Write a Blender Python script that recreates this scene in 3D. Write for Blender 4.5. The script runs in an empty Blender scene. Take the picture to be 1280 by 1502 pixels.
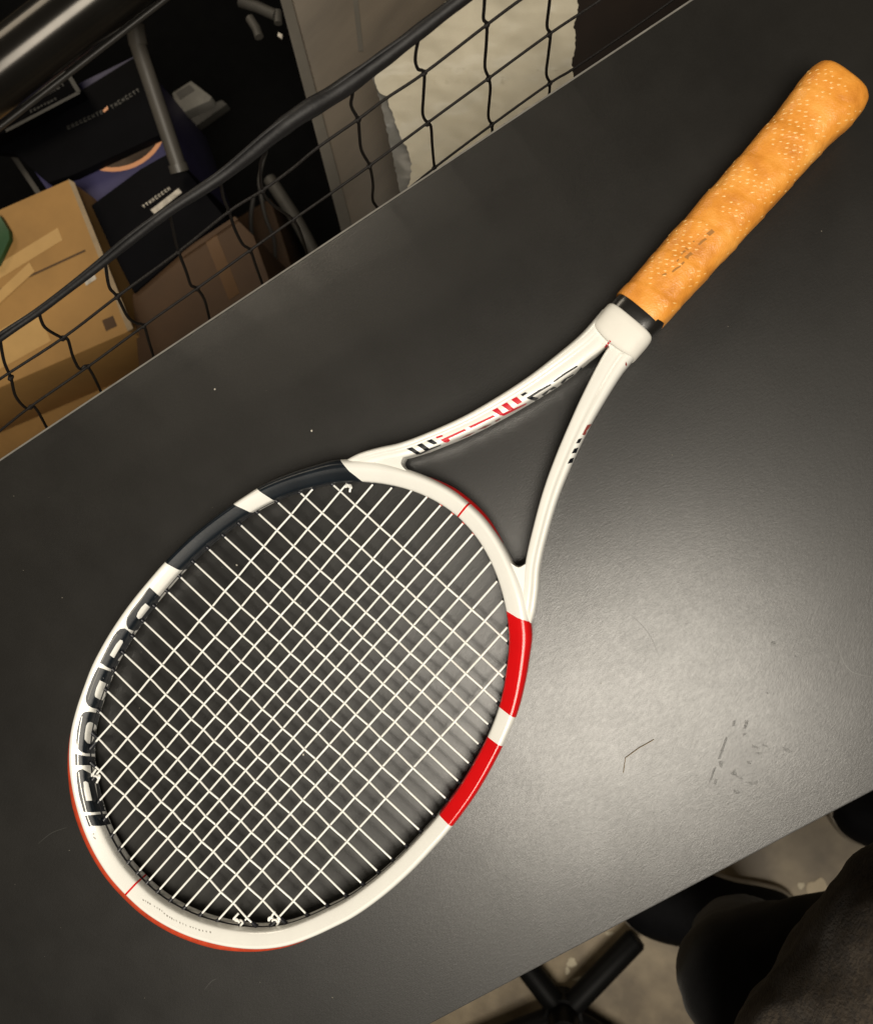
import bpy, bmesh, math, random
from mathutils import Vector, Matrix
from mathutils.bvhtree import BVHTree
from mathutils.geometry import tessellate_polygon
random.seed(7)
S = 0.001                                   # everything below is written in millimetres
scn = bpy.context.scene
COL = scn.collection

# ------------------------------------------------------------------ camera
FPX = 1255.0
CAM = Vector((-48.464, 323.522, 558.674))
RW = Matrix(((-0.7430146634941153, -0.6573969927431358, -0.1270902946247787),
             (0.6601587080976496, -0.7509754343718008, 0.02502252269996715),
             (-0.11189142038408859, -0.06530766342755362, 0.9915754789071362)))   # world -> camera
cam = bpy.data.cameras.new('camera')
camo = bpy.data.objects.new('camera', cam)
COL.objects.link(camo)
camo.matrix_world = Matrix.Translation(CAM * S) @ RW.transposed().to_4x4()
cam.sensor_fit = 'HORIZONTAL'; cam.sensor_width = 36.0; cam.lens = 36.0 * FPX / 1280.0
cam.clip_start = 0.02; cam.clip_end = 60
cam.dof.use_dof = True; cam.dof.focus_distance = 0.585; cam.dof.aperture_fstop = 10.0
scn.camera = camo

# ------------------------------------------------------------------ world, lamps, exposure
w = bpy.data.worlds.new('World'); scn.world = w; w.use_nodes = True
w.node_tree.nodes['Background'].inputs[0].default_value = (1.0, 0.86, 0.66, 1)
w.node_tree.nodes['Background'].inputs[1].default_value = 0.026
def area(name, loc, target, size, power, color, spread=180):
    l = bpy.data.lights.new(name, 'AREA'); l.shape = 'RECTANGLE'; l.size, l.size_y = size
    l.energy = power; l.color = color; l.spread = math.radians(spread)
    o = bpy.data.objects.new(name, l); COL.objects.link(o)
    o.location = Vector(loc) * S
    o.rotation_euler = (Vector(target) - Vector(loc)).to_track_quat('-Z', 'Y').to_euler()
    return o
def mirror_spot(px, h):                     # where a lamp must hang so that the tabletop mirrors it at this spot
    d = RW.transposed() @ Vector(((px[0] - 640) / FPX, (751 - px[1]) / FPX, -1.0)); P = CAM + d * (-CAM.z / d.z)
    return P + Vector((d.x, d.y, -d.z)) * (h / -d.z)
area('ceiling_lamp', mirror_spot((965, 1145), 2250), (-150, 380, 0), (1.15, 1.15), 58, (1.0, 0.92, 0.79))
area('ceiling_lamp', (3300, -300, 2000), (300, 300, -300), (1.3, 1.3), 30, (1.0, 0.87, 0.68))
scn.view_settings.view_transform = 'Standard'; scn.view_settings.look = 'None'
scn.view_settings.exposure = 0.38; scn.view_settings.gamma = 1.0

# ------------------------------------------------------------------ helpers
def ray(px):
    d = Vector(((px[0] - 640) / FPX, (751 - px[1]) / FPX, -1.0))
    return (RW.transposed() @ d).normalized()
def at(px, z=0.0):                          # point of the level plane z that a sight line meets
    d = ray(px); return CAM + d * ((z - CAM.z) / d.z)
def tag(o, label=None, cat=None, group=None, kind=None):
    for k, v in (('label', label), ('category', cat), ('group', group), ('kind', kind)):
        if v: o[k] = v
    return o
def obj(name, me, mat=None, parent=None):
    o = bpy.data.objects.new(name, me); COL.objects.link(o)
    if mat is not None:
        for m in (mat if isinstance(mat, (list, tuple)) else [mat]): me.materials.append(m)
    if parent is not None: o.parent = parent
    return o
def empty(name, loc=(0, 0, 0)):
    o = bpy.data.objects.new(name, None); COL.objects.link(o); o.location = Vector(loc) * S
    o.empty_display_size = 0.05; return o
def mesh(name, verts, faces, smooth=False, mi=None):
    me = bpy.data.meshes.new(name)
    me.from_pydata([tuple(Vector(v) * S) for v in verts], [], faces)
    if mi: me.polygons.foreach_set('material_index', mi)
    if smooth: me.polygons.foreach_set('use_smooth', [True] * len(faces))
    me.update(); return me
def fix_normals(me):
    bm = bmesh.new(); bm.from_mesh(me); bmesh.ops.recalc_face_normals(bm, faces=bm.faces); bm.to_mesh(me); bm.free()
def autosmooth(me, ang=35):
    me.polygons.foreach_set('use_smooth', [True] * len(me.polygons))
    try: me.set_sharp_from_angle(angle=math.radians(ang))
    except Exception: pass
def catmull(P, n=8, closed=False):
    out = []; N = len(P); dim = len(P[0])
    rng = range(N if closed else N - 1)
    for i in rng:
        p0 = P[(i - 1) % N] if closed or i > 0 else P[0]
        p1 = P[i]; p2 = P[(i + 1) % N]
        p3 = P[(i + 2) % N] if closed or i + 2 < N else P[-1]
        for k in range(n):
            t = k / n
            out.append(tuple(0.5 * (2 * p1[c] + (p2[c] - p0[c]) * t + (2 * p0[c] - 5 * p1[c] + 4 * p2[c] - p3[c]) * t * t
                             + (-p0[c] + 3 * p1[c] - 3 * p2[c] + p3[c]) * t ** 3) for c in range(dim)))
    if not closed: out.append(tuple(P[-1]))
    return out
def tube(pts, r, seg=8, caps=True, rfun=None):
    """verts, faces of a tube along 3D points"""
    P = [Vector(p) for p in pts]; V = []; F = []
    up = Vector((0.013, 0.021, 1)).normalized()
    prev = None
    for i, p in enumerate(P):
        t = (P[min(i + 1, len(P) - 1)] - P[max(i - 1, 0)]).normalized()
        if prev is None:
            a = t.cross(up)
            if a.length < 1e-3: a = t.cross(Vector((1, 0, 0)))
            a.normalize()
        else:
            a = prev - t * prev.dot(t); a.normalize()
        prev = a; b = t.cross(a)
        rr = rfun(i / (len(P) - 1)) if rfun else (r[i] if isinstance(r, (list, tuple)) else r)
        for k in range(seg):
            an = 2 * math.pi * k / seg
            V.append(p + (a * math.cos(an) + b * math.sin(an)) * rr)
    for i in range(len(P) - 1):
        for k in range(seg):
            k2 = (k + 1) % seg
            F.append((i * seg + k, i * seg + k2, (i + 1) * seg + k2, (i + 1) * seg + k))
    if caps:
        F.append(tuple(range(seg - 1, -1, -1))); F.append(tuple(range((len(P) - 1) * seg, len(P) * seg)))
    return V, F
def tube_obj(name, pts, r, mat, parent=None, seg=8, rfun=None):
    V, F = tube(pts, r, seg, True, rfun)
    me = mesh(name, V, F, True); fix_normals(me); autosmooth(me, 50)
    return obj(name, me, mat, parent)
def prism(name, poly, z0, z1, mat, parent=None, bevel=0.0, top_poly=None):
    """poly: list of (x,y); walls are upright"""
    n = len(poly); tp = top_poly or poly
    V = [(p[0], p[1], z0) for p in poly] + [(p[0], p[1], z1) for p in tp]
    F = [tuple(range(n - 1, -1, -1)), tuple(range(n, 2 * n))] + [(i, (i + 1) % n, n + (i + 1) % n, n + i) for i in range(n)]
    me = mesh(name, V, F)
    bm = bmesh.new(); bm.from_mesh(me); bmesh.ops.recalc_face_normals(bm, faces=bm.faces)
    if bevel: bmesh.ops.bevel(bm, geom=list(bm.edges), offset=bevel * S, segments=2, affect='EDGES', profile=0.6)
    bm.to_mesh(me); bm.free()
    if bevel: autosmooth(me, 40)
    return obj(name, me, mat, parent)
def quad_xy(pxs, z): return [tuple(at(q, z).xy) for q in pxs]

# ------------------------------------------------------------------ materials
def mat(name, col, rough=0.5, noise=0.0, nscale=40, bump=0.0, bscale=300, metal=0.0, spec=0.5, coat=0.0, col2=None, sheen=0.0, stretch=None, rvar=0.0):
    m = bpy.data.materials.new(name); m.use_nodes = True
    nt = m.node_tree; b = nt.nodes['Principled BSDF']
    b.inputs['Base Color'].default_value = (*col, 1); b.inputs['Roughness'].default_value = rough
    b.inputs['Metallic'].default_value = metal; b.inputs['Specular IOR Level'].default_value = spec
    b.inputs['Coat Weight'].default_value = coat; b.inputs['Coat Roughness'].default_value = 0.08
    b.inputs['Sheen Weight'].default_value = sheen
    tc = nt.nodes.new('ShaderNodeTexCoord'); vec = tc.outputs['Object']
    if stretch:
        mp = nt.nodes.new('ShaderNodeMapping'); mp.inputs['Scale'].default_value = stretch[0]; mp.inputs['Rotation'].default_value = (0, 0, stretch[1])
        nt.links.new(vec, mp.inputs[0]); vec = mp.outputs[0]
    if noise or col2 is not None:
        n = nt.nodes.new('ShaderNodeTexNoise'); n.inputs['Scale'].default_value = nscale; n.inputs['Detail'].default_value = 6
        n.inputs['Roughness'].default_value = 0.62
        nt.links.new(vec, n.inputs['Vector'])
        r = nt.nodes.new('ShaderNodeValToRGB'); nt.links.new(n.outputs['Fac'], r.inputs['Fac'])
        c2 = col2 if col2 is not None else tuple(c * (1 - noise) for c in col)
        r.color_ramp.elements[0].position = 0.32; r.color_ramp.elements[1].position = 0.68
        r.color_ramp.elements[0].color = (*c2, 1); r.color_ramp.elements[1].color = (*col, 1)
        nt.links.new(r.outputs['Color'], b.inputs['Base Color'])
    if bump:
        n2 = nt.nodes.new('ShaderNodeTexNoise'); n2.inputs['Scale'].default_value = bscale; n2.inputs['Detail'].default_value = 4
        nt.links.new(vec, n2.inputs['Vector'])
        bp = nt.nodes.new('ShaderNodeBump'); bp.inputs['Strength'].default_value = bump; bp.inputs['Distance'].default_value = 0.001
        nt.links.new(n2.outputs['Fac'], bp.inputs['Height']); nt.links.new(bp.outputs['Normal'], b.inputs['Normal'])
    if rvar:
        n3 = nt.nodes.new('ShaderNodeTexNoise'); n3.inputs['Scale'].default_value = nscale * 0.6; n3.inputs['Detail'].default_value = 5
        nt.links.new(vec, n3.inputs['Vector'])
        mr = nt.nodes.new('ShaderNodeMapRange'); mr.inputs['From Min'].default_value = 0.3; mr.inputs['From Max'].default_value = 0.7
        mr.inputs['To Min'].default_value = rough - rvar; mr.inputs['To Max'].default_value = rough + rvar
        nt.links.new(n3.outputs['Fac'], mr.inputs['Value']); nt.links.new(mr.outputs[0], b.inputs['Roughness'])
    return m
M = {}
M['white'] = mat('white_lacquer', (0.84, 0.835, 0.79), 0.28, noise=0.04, nscale=60, bump=0.02, bscale=500, coat=0.5)
M['black'] = mat('blue_black_lacquer', (0.008, 0.012, 0.017), 0.30, noise=0.3, nscale=80, coat=0.0, spec=0.28, bump=0.02, bscale=600)
M['red'] = mat('red_lacquer', (0.66, 0.005, 0.007), 0.28, spec=0.35, noise=0.1, nscale=60, coat=0.4)
M['guard'] = mat('orange_red_plastic', (0.62, 0.065, 0.02), 0.5, noise=0.35, nscale=160, bump=0.25, bscale=900)
M['string'] = mat('string_polymer', (0.92, 0.92, 0.88), 0.28, coat=0.3)
M['grommet'] = mat('grommet_black', (0.012, 0.013, 0.018), 0.42)
M['redgrommet'] = mat('grommet_red', (0.55, 0.05, 0.035), 0.45)
M['collar'] = mat('collar_rubber', (0.78, 0.76, 0.70), 0.6, noise=0.06, nscale=50, bump=0.05, bscale=300)
M['ferrule'] = mat('ferrule_tape', (0.012, 0.011, 0.010), 0.30, noise=0.3, nscale=60, bump=0.1, bscale=200, coat=0.3)
M['printred'] = mat('print_red', (0.60, 0.010, 0.025), 0.35, spec=0.15)
M['printblack'] = mat('print_black', (0.008, 0.009, 0.012), 0.35, spec=0.15)
M['printdim'] = mat('print_dark_red', (0.28, 0.06, 0.05), 0.4, spec=0.15)
M['printgrey'] = mat('print_grey', (0.30, 0.28, 0.25), 0.5)
M['printbrown'] = mat('print_brown', (0.36, 0.15, 0.02), 0.6)
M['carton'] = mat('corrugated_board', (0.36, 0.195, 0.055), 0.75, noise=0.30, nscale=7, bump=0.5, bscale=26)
M['carton2'] = mat('shaded_brown_board', (0.075, 0.036, 0.012), 0.7, noise=0.4, nscale=8, bump=0.12, bscale=90)  # base brown darkened to carry the shade on the cartons under the net
M['flap'] = mat('board_edge', (0.30, 0.22, 0.13), 0.8, noise=0.3, nscale=50, bump=0.3, bscale=250)
M['tape'] = mat('packing_tape', (0.50, 0.31, 0.12), 0.3, noise=0.15, nscale=20, coat=0.2)
M['green'] = mat('green_card', (0.010, 0.055, 0.012), 0.5, noise=0.2)
M['navy'] = mat('navy_card', (0.045, 0.040, 0.115), 0.55, noise=0.35, nscale=12)
M['blackcard'] = mat('black_card', (0.004, 0.004, 0.005), 0.6, spec=0.04, noise=0.4, nscale=12, bump=0.05, bscale=60)
M['greycard'] = mat('grey_card', (0.20, 0.19, 0.165), 0.7, noise=0.45, nscale=18)
M['greyprint'] = mat('grey_foil_print', (0.048, 0.046, 0.040), 0.5, noise=0.4, nscale=90)
M['whiteprint'] = mat('white_print', (0.55, 0.50, 0.42), 0.6, noise=0.5, nscale=120)
M['orangeprint'] = mat('orange_ring_print', (0.72, 0.34, 0.17), 0.5)
M['brownprint'] = mat('brown_photo_print', (0.11, 0.075, 0.05), 0.5, noise=0.75, nscale=22)
M['tubeblack'] = mat('black_powder_coat', (0.045, 0.042, 0.038), 0.42, noise=0.3, nscale=25, bump=0.06, bscale=250)
M['chrome'] = mat('dark_polished_steel', (0.035, 0.032, 0.028), 0.2, metal=0.75, noise=0.3, nscale=14, bump=0.02, bscale=80)
M['rope'] = mat('black_net_tape', (0.008, 0.0075, 0.008), 0.55, noise=0.4, nscale=60, bump=0.25, bscale=260, spec=0.35)
M['cord'] = mat('black_net_cord', (0.008, 0.006, 0.005), 0.6, spec=0.3, noise=0.4, nscale=200, bump=0.6, bscale=900)
M['panel'] = mat('grey_brown_panel', (0.100, 0.080, 0.058), 0.5, noise=0.35, nscale=9, stretch=((3.0, 0.6, 1), 0.6), bump=0.06, bscale=50)
M['paneledge'] = mat('panel_edge', (0.075, 0.066, 0.052), 0.6, noise=0.3, nscale=20)
M['canvas'] = mat('cream_torn_paper', (0.50, 0.455, 0.35), 0.55, noise=0.18, nscale=10, bump=0.1, bscale=22)
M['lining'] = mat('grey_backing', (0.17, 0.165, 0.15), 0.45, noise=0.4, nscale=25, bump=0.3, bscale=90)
M['darkwood'] = mat('dark_brown_board', (0.016, 0.010, 0.007), 0.6, spec=0.2, noise=0.4, nscale=10)
M['mat'] = mat('backdrop_black', (0.003, 0.003, 0.003), 0.9, noise=0.3, spec=0.05)  # for the added black sheet over the far floor
M['dimgrey'] = mat('dim_grey', (0.055, 0.050, 0.042), 0.6, noise=0.4, nscale=30)
M['pole'] = mat('dark_grey_tube', (0.075, 0.067, 0.056), 0.45, noise=0.3, nscale=25)
M['basemetal'] = mat('base_black_metal', (0.004, 0.004, 0.004), 0.5, noise=0.3, spec=0.08)
M['trouser'] = mat('black_trouser', (0.0075, 0.0075, 0.0095), 0.85, noise=0.35, nscale=120, bump=0.4, bscale=700, sheen=0.15)
M['jacket'] = mat('brown_heather_fleece', (0.070, 0.052, 0.034), 0.95, nscale=170, bump=1.0, bscale=420, col2=(0.018, 0.012, 0.008), sheen=0.2)
M['shoe'] = mat('black_shoe', (0.003, 0.003, 0.004), 0.7, spec=0.1, noise=0.4, nscale=90, bump=0.3, bscale=300)
M['sole'] = mat('pale_sole', (0.22, 0.19, 0.15), 0.6, noise=0.3, nscale=40)
M['skin'] = mat('skin', (0.45, 0.26, 0.17), 0.5)
M['lint'] = mat('pale_lint', (0.55, 0.52, 0.45), 0.8)
M['dust'] = mat('dust', (0.22, 0.20, 0.16), 0.9)
M['straw'] = mat('brown_fibre', (0.22, 0.15, 0.07), 0.6)
M['smudge'] = mat('dull_smudge', (0.03, 0.03, 0.028), 0.38, noise=0.4, nscale=400, spec=0.55, coat=0.13, bump=0.5, bscale=900)

def floor_mat():
    m = mat('concrete_floor', (0.23, 0.18, 0.11), 0.5, noise=0.35, nscale=3.2, bump=0.15, bscale=60)
    nt = m.node_tree; b = nt.nodes['Principled BSDF']
    src = b.inputs['Base Color'].links[0].from_socket
    tc = nt.nodes.new('ShaderNodeTexCoord')
    n = nt.nodes.new('ShaderNodeTexNoise'); n.inputs['Scale'].default_value = 14; n.inputs['Detail'].default_value = 8
    nt.links.new(tc.outputs['Object'], n.inputs['Vector'])
    r = nt.nodes.new('ShaderNodeValToRGB'); r.color_ramp.elements[0].position = 0.35; r.color_ramp.elements[1].position = 0.6
    r.color_ramp.elements[0].color = (0.45, 0.42, 0.38, 1); r.color_ramp.elements[1].color = (1, 1, 1, 1)
    nt.links.new(n.outputs['Fac'], r.inputs['Fac'])
    mx = nt.nodes.new('ShaderNodeMix'); mx.data_type = 'RGBA'; mx.blend_type = 'MULTIPLY'; mx.inputs['Factor'].default_value = 1
    nt.links.new(src, mx.inputs[6]); nt.links.new(r.outputs['Color'], mx.inputs[7]); nt.links.new(mx.outputs[2], b.inputs['Base Color'])
    return m
def table_mat():
    m = bpy.data.materials.new('black_satin_laminate'); m.use_nodes = True; nt = m.node_tree; N = nt.nodes.new; L = nt.links.new
    b = nt.nodes['Principled BSDF']; tc = N('ShaderNodeTexCoord')
    b.inputs['Specular IOR Level'].default_value = 0.62; b.inputs['Coat Weight'].default_value = 0.56; b.inputs['Coat Roughness'].default_value = 0.25
    # the grain runs across the top: fine stretched fibres in the laminate
    mp = N('ShaderNodeMapping'); mp.inputs['Rotation'].default_value = (0, 0, math.radians(-48)); mp.inputs['Scale'].default_value = (1.0, 0.42, 1)
    L(tc.outputs['Object'], mp.inputs[0])
    n1 = N('ShaderNodeTexNoise'); n1.inputs['Scale'].default_value = 950; n1.inputs['Detail'].default_value = 8; n1.inputs['Roughness'].default_value = 0.7; L(mp.outputs[0], n1.inputs['Vector'])
    n2 = N('ShaderNodeTexNoise'); n2.inputs['Scale'].default_value = 7; n2.inputs['Detail'].default_value = 7; n2.inputs['Roughness'].default_value = 0.6; L(tc.outputs['Object'], n2.inputs['Vector'])
    n3 = N('ShaderNodeTexNoise'); n3.inputs['Scale'].default_value = 38; n3.inputs['Detail'].default_value = 6; L(tc.outputs['Object'], n3.inputs['Vector'])
    cr = N('ShaderNodeValToRGB'); cr.color_ramp.elements[0].position = 0.3; cr.color_ramp.elements[1].position = 0.75
    cr.color_ramp.elements[0].color = (0.0045, 0.0041, 0.0034, 1); cr.color_ramp.elements[1].color = (0.0095, 0.0086, 0.0070, 1)
    L(n2.outputs['Fac'], cr.inputs['Fac']); L(cr.outputs[0], b.inputs['Base Color'])
    a = N('ShaderNodeMath'); a.operation = 'MULTIPLY_ADD'; a.inputs[1].default_value = 0.12; a.inputs[2].default_value = 0.36; L(n2.outputs['Fac'], a.inputs[0])
    a2 = N('ShaderNodeMath'); a2.operation = 'MULTIPLY_ADD'; a2.inputs[1].default_value = 0.10; L(n3.outputs['Fac'], a2.inputs[0]); L(a.outputs[0], a2.inputs[2])
    L(a2.outputs[0], b.inputs['Roughness'])
    n4 = N('ShaderNodeTexNoise'); n4.inputs['Scale'].default_value = 420; n4.inputs['Detail'].default_value = 8; n4.inputs['Roughness'].default_value = 0.75; L(mp.outputs[0], n4.inputs['Vector'])
    n5 = N('ShaderNodeTexNoise'); n5.inputs['Scale'].default_value = 16; n5.inputs['Detail'].default_value = 8; n5.inputs['Roughness'].default_value = 0.7; L(tc.outputs['Object'], n5.inputs['Vector'])
    c1 = N('ShaderNodeMath'); c1.operation = 'MULTIPLY_ADD'; c1.inputs[1].default_value = 1.1; c1.inputs[2].default_value = -0.12; L(n4.outputs['Fac'], c1.inputs[0])
    c2 = N('ShaderNodeMath'); c2.operation = 'MULTIPLY_ADD'; c2.inputs[1].default_value = 0.42; L(n5.outputs['Fac'], c2.inputs[0]); L(c1.outputs[0], c2.inputs[2]); c2.use_clamp = True
    L(c2.outputs[0], b.inputs['Coat Weight'])
    bp = N('ShaderNodeBump'); bp.inputs['Strength'].default_value = 0.36; bp.inputs['Distance'].default_value = 0.00024
    L(n1.outputs['Fac'], bp.inputs['Height']); L(bp.outputs['Normal'], b.inputs['Normal']); L(bp.outputs['Normal'], b.inputs['Coat Normal'])
    return m
def leather_mat():
    m = bpy.data.materials.new('tan_leather'); m.use_nodes = True; nt = m.node_tree; N = nt.nodes.new; L = nt.links.new
    b = nt.nodes['Principled BSDF']; tc = N('ShaderNodeTexCoord')
    n = N('ShaderNodeTexNoise'); n.inputs['Scale'].default_value = 55; n.inputs['Detail'].default_value = 7; n.inputs['Roughness'].default_value = 0.6
    L(tc.outputs['Object'], n.inputs['Vector'])
    cr = N('ShaderNodeValToRGB'); e = cr.color_ramp.elements; e[0].position = 0.30; e[1].position = 0.72
    e[0].color = (0.60, 0.215, 0.026, 1); e[1].color = (0.90, 0.42, 0.085, 1)
    e2 = e.new(0.5); e2.color = (0.78, 0.31, 0.043, 1)
    L(n.outputs['Fac'], cr.inputs['Fac']); L(cr.outputs[0], b.inputs['Base Color'])
    b.inputs['Roughness'].default_value = 0.42; b.inputs['Specular IOR Level'].default_value = 0.5
    v = N('ShaderNodeTexVoronoi'); v.inputs['Scale'].default_value = 900; L(tc.outputs['Object'], v.inputs['Vector'])
    n2 = N('ShaderNodeTexNoise'); n2.inputs['Scale'].default_value = 160; n2.inputs['Detail'].default_value = 5; L(tc.outputs['Object'], n2.inputs['Vector'])
    ad = N('ShaderNodeMath'); ad.operation = 'MULTIPLY_ADD'; ad.inputs[1].default_value = 0.25; L(v.outputs['Distance'], ad.inputs[0]); L(n2.outputs['Fac'], ad.inputs[2])
    bp = N('ShaderNodeBump'); bp.inputs['Strength'].default_value = 0.45; bp.inputs['Distance'].default_value = 0.0012
    L(ad.outputs[0], bp.inputs['Height']); L(bp.outputs['Normal'], b.inputs['Normal'])
    return m
M['floor'] = floor_mat(); M['table'] = table_mat(); M['leather'] = leather_mat()
M['nub'] = mat('pale_highlight_nub', (0.90, 0.55, 0.20), 0.25)
M['edgeband'] = mat('worn_table_edge', (0.20, 0.19, 0.17), 0.45, noise=0.3, nscale=60)

# ------------------------------------------------------------------ setting: floor, table
FZ = -750
fl = obj('floor', mesh('floor', [(-4000, -4000, FZ), (4000, -4000, FZ), (4000, 4000, FZ), (-4000, 4000, FZ)], [(0, 1, 2, 3)]), M['floor'])
tag(fl, kind='structure')
A1, B1 = at((0, 676)), at((1015, 0)); A2, B2 = at((640, 1498)), at((1279, 1161))
d1 = (B1 - A1).normalized(); d2 = (B2 - A2).normalized()
table = empty('table', (0, 300, -750))
tag(table, 'black satin table with a worn pale edge line under the tennis racket', 'table')
def TP(o):                                  # parent while keeping world coordinates
    o.parent = table; o.matrix_parent_inverse = Matrix.Translation(Vector((0, 300, -750)) * S).inverted(); return o
tpoly = [tuple((A1 - d1 * 700).xy), tuple((B1 + d1 * 520).xy), tuple((B2 + d2 * 850).xy), tuple((A2 - d2 * 700).xy)]
n_in = Vector((0.0, 0.0, 0.0))
top = prism('tabletop', tpoly, -24, 0, M['table'], None, bevel=1.2); TP(top)
nrm1 = Vector((-d1.y, d1.x, 0));  nrm1 = nrm1 if nrm1.x > 0 else -nrm1
# the pale worn line along the far rim
e0, e1 = A1 - d1 * 690, B1 + d1 * 510
ev = [e0 + nrm1 * -0.2, e1 + nrm1 * -0.2, e1 + nrm1 * 0.9, e0 + nrm1 * 0.9]
eb = prism('edge_banding', [tuple(v.xy) for v in ev], -22, 0.25, M['edgeband']); TP(eb)
for c in ((330, 980), (-60, 1080), (60, -480), (-330, -360)):
    TP(tube_obj('leg', [(c[0], c[1], -24), (c[0] * 1.02, c[1], -750)], 22, M['tubeblack'], None, 16))

# ------------------------------------------------------------------ racket
TILT = math.atan2(-6.9, 685.0)
racket = empty('tennis_racket', (0, 0, 17.9)); racket.rotation_euler = (TILT, 0, 0)
tag(racket, 'white, red and black strung tennis racket with tan leather grip lying on the black table', 'tennis racket')
MR = Matrix.Translation(Vector((0, 0, 17.9))) @ Matrix.Rotation(TILT, 4, 'X')      # mm
def rxy(px, zl=0.0):                        # sight line -> racket plane at local height zl
    Mi = MR.inverted(); o = Mi @ CAM; d = Mi.to_3x3() @ ray(px)
    return o + d * ((zl - o.z) / d.z)

OUT = [(0, 686.8), (16, 686), (32, 682.6), (47, 677.2), (61, 670), (76, 660), (90, 647.6), (101.5, 633), (109.8, 617), (115.6, 601.5),
       (120.6, 586), (124.7, 563.5), (126.7, 541), (127.2, 520), (126.8, 500), (123.9, 473), (117.4, 444), (111, 425)]
def offset_curve(P, dists):
    out = []
    for i, p in enumerate(P):
        a = P[max(i - 1, 0)]; b = P[min(i + 1, len(P) - 1)]
        if i == 0: t = Vector((1, 0))
        else: t = Vector((b[0] - a[0], b[1] - a[1])).normalized()
        n = Vector((-t.y, t.x))             # outward for the clockwise half (x>0)
        out.append((p[0] - n.x * dists[i], p[1] - n.y * dists[i]))
    return out
half = offset_curve(OUT, [6.6] * 9 + [6.3, 6.0, 5.6] + [5.2] * 6)
half += [(98.8, 412), (93.2, 403), (84.6, 390.5), (75, 379.5), (61.5, 368.2), (46.5, 358.6), (31, 351.6), (15.5, 347.4), (0, 346.0)]
full = half + [(-x, y) for x, y in half[-2:0:-1]]
dense = catmull(full, 24, True)
# resample by length, start at the middle of the bridge, run over +x to the tip
def resample(P, n):
    L = [0]
    for i in range(len(P)): L.append(L[-1] + (Vector(P[(i + 1) % len(P)]) - Vector(P[i])).length)
    tot = L[-1]; out = []; j = 0
    for k in range(n):
        s = tot * k / n
        while L[j + 1] < s: j += 1
        f = (s - L[j]) / max(L[j + 1] - L[j], 1e-9); a = Vector(P[j]); b = Vector(P[(j + 1) % len(P)])
        out.append(a.lerp(b, f))
    return out, tot
i0 = min(range(len(dense)), key=lambda i: abs(dense[i][0]) + (1000 if dense[i][1] > 400 else 0))
dense = dense[i0:] + dense[:i0]
if dense[5][0] < 0: dense = [dense[0]] + dense[:0:-1]
NH = 1200
HP, HL = resample(dense, NH)
for _ in range(30):
    HP = [(HP[i - 1] + HP[i] * 2 + HP[(i + 1) % NH]) / 4 for i in range(NH)]
HN = []
for i in range(NH):
    t = (HP[(i + 2) % NH] - HP[i - 2]).normalized(); HN.append(Vector((t.y, -t.x)))
if HN[NH // 2].y < 0: HN = [-n for n in HN]
def hoop(s):
    f = (s % HL) / HL * NH; i = int(f) % NH; k = f - int(f); j = (i + 1) % NH
    return HP[i].lerp(HP[j], k), HN[i].lerp(HN[j], k).normalized()
def near_s(p):
    p = Vector((p[0], p[1])); i = min(range(NH), key=lambda i: (HP[i] - p).length_squared)
    t = Vector((-HN[i].y, HN[i].x)); tt = (HP[(i + 1) % NH] - HP[i - 1]).normalized()
    return i * HL / NH + (p - HP[i]).dot(tt)
# beam section: r outward, z up, ridge outside of the middle
PROF_T = [(5.0, 0), (5.05, 3.2), (4.7, 6.4), (3.9, 8.8), (2.9, 10.2), (1.5, 10.6), (0.3, 10.2), (-2.6, 8.9), (-5.2, 7.5), (-6.1, 6.3), (-6.4, 4.0), (-6.4, 0)]
pt = catmull(PROF_T, 4)
PROF = pt + [(r, -z) for r, z in pt[-2:0:-1]]
NP = len(PROF)
OUTT = [(0, 340.6), (12, 341.2), (23, 343.4), (34, 346.6), (44.6, 350.8), (53, 354.5), (62, 359), (72, 366), (83.4, 376), (88, 382), (93.5, 390.5), (98, 397.5), (102.5, 405.5), (107.5, 415), (111.8, 425.5), (117.4, 444), (121, 458)]
OUTT = catmull(OUTT, 10)
def extra(p, nn):
    """how far the beam's outer side swells beyond 5 mm beside the throat"""
    if p.y > 440: return 0.0
    best = 0.0; bd = 1e9
    for x, y in OUTT:
        d = Vector((x - abs(p.x), y - p.y)); n2 = Vector((abs(nn.x) if p.x * nn.x >= 0 else -abs(nn.x), nn.y)); t = d.dot(n2); side = (d - n2 * t).length
        if side < bd: bd = side; best = t
    return max(0.0, min(best - 5.05, 5.0)) * min(1, (440 - p.y) / 12)
EX = [extra(HP[i], HN[i]) for i in range(NH)]
for _ in range(12): EX = [(EX[i - 1] + EX[i] * 2 + EX[(i + 1) % NH]) / 4 for i in range(NH)]
def sweep_section(s0a, s0b, s1a, s1b, ms, V, F, MI, mi):
    """s?a: position at the outer side, s?b: at the inner side"""
    n = max(1, int(round(((s1a + s1b) - (s0a + s0b)) / 2 / ms)))
    base = len(V)
    for k in range(n + 1):
        u = k / n
        for r, z in PROF:
            f = (r + 6.4) / 11.45
            a = s0b + (s0a - s0b) * f; b = s1b + (s1a - s1b) * f
            ss = a + (b - a) * u; p, nn = hoop(ss)
            if r > 0: r = r * (1 + EX[int(ss / HL * NH) % NH] / 5.05)
            V.append((p.x + nn.x * r, p.y + nn.y * r, z))
    for k in range(n):
        for q in range(NP):
            q2 = (q + 1) % NP
            F.append((base + k * NP + q, base + k * NP + q2, base + (k + 1) * NP + q2, base + (k + 1) * NP + q)); MI.append(mi)
def bnd(outer, inner): return near_s(rxy(outer, 3)), near_s(rxy(inner, 3))
W_, K_, R_ = 0, 1, 2
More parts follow.
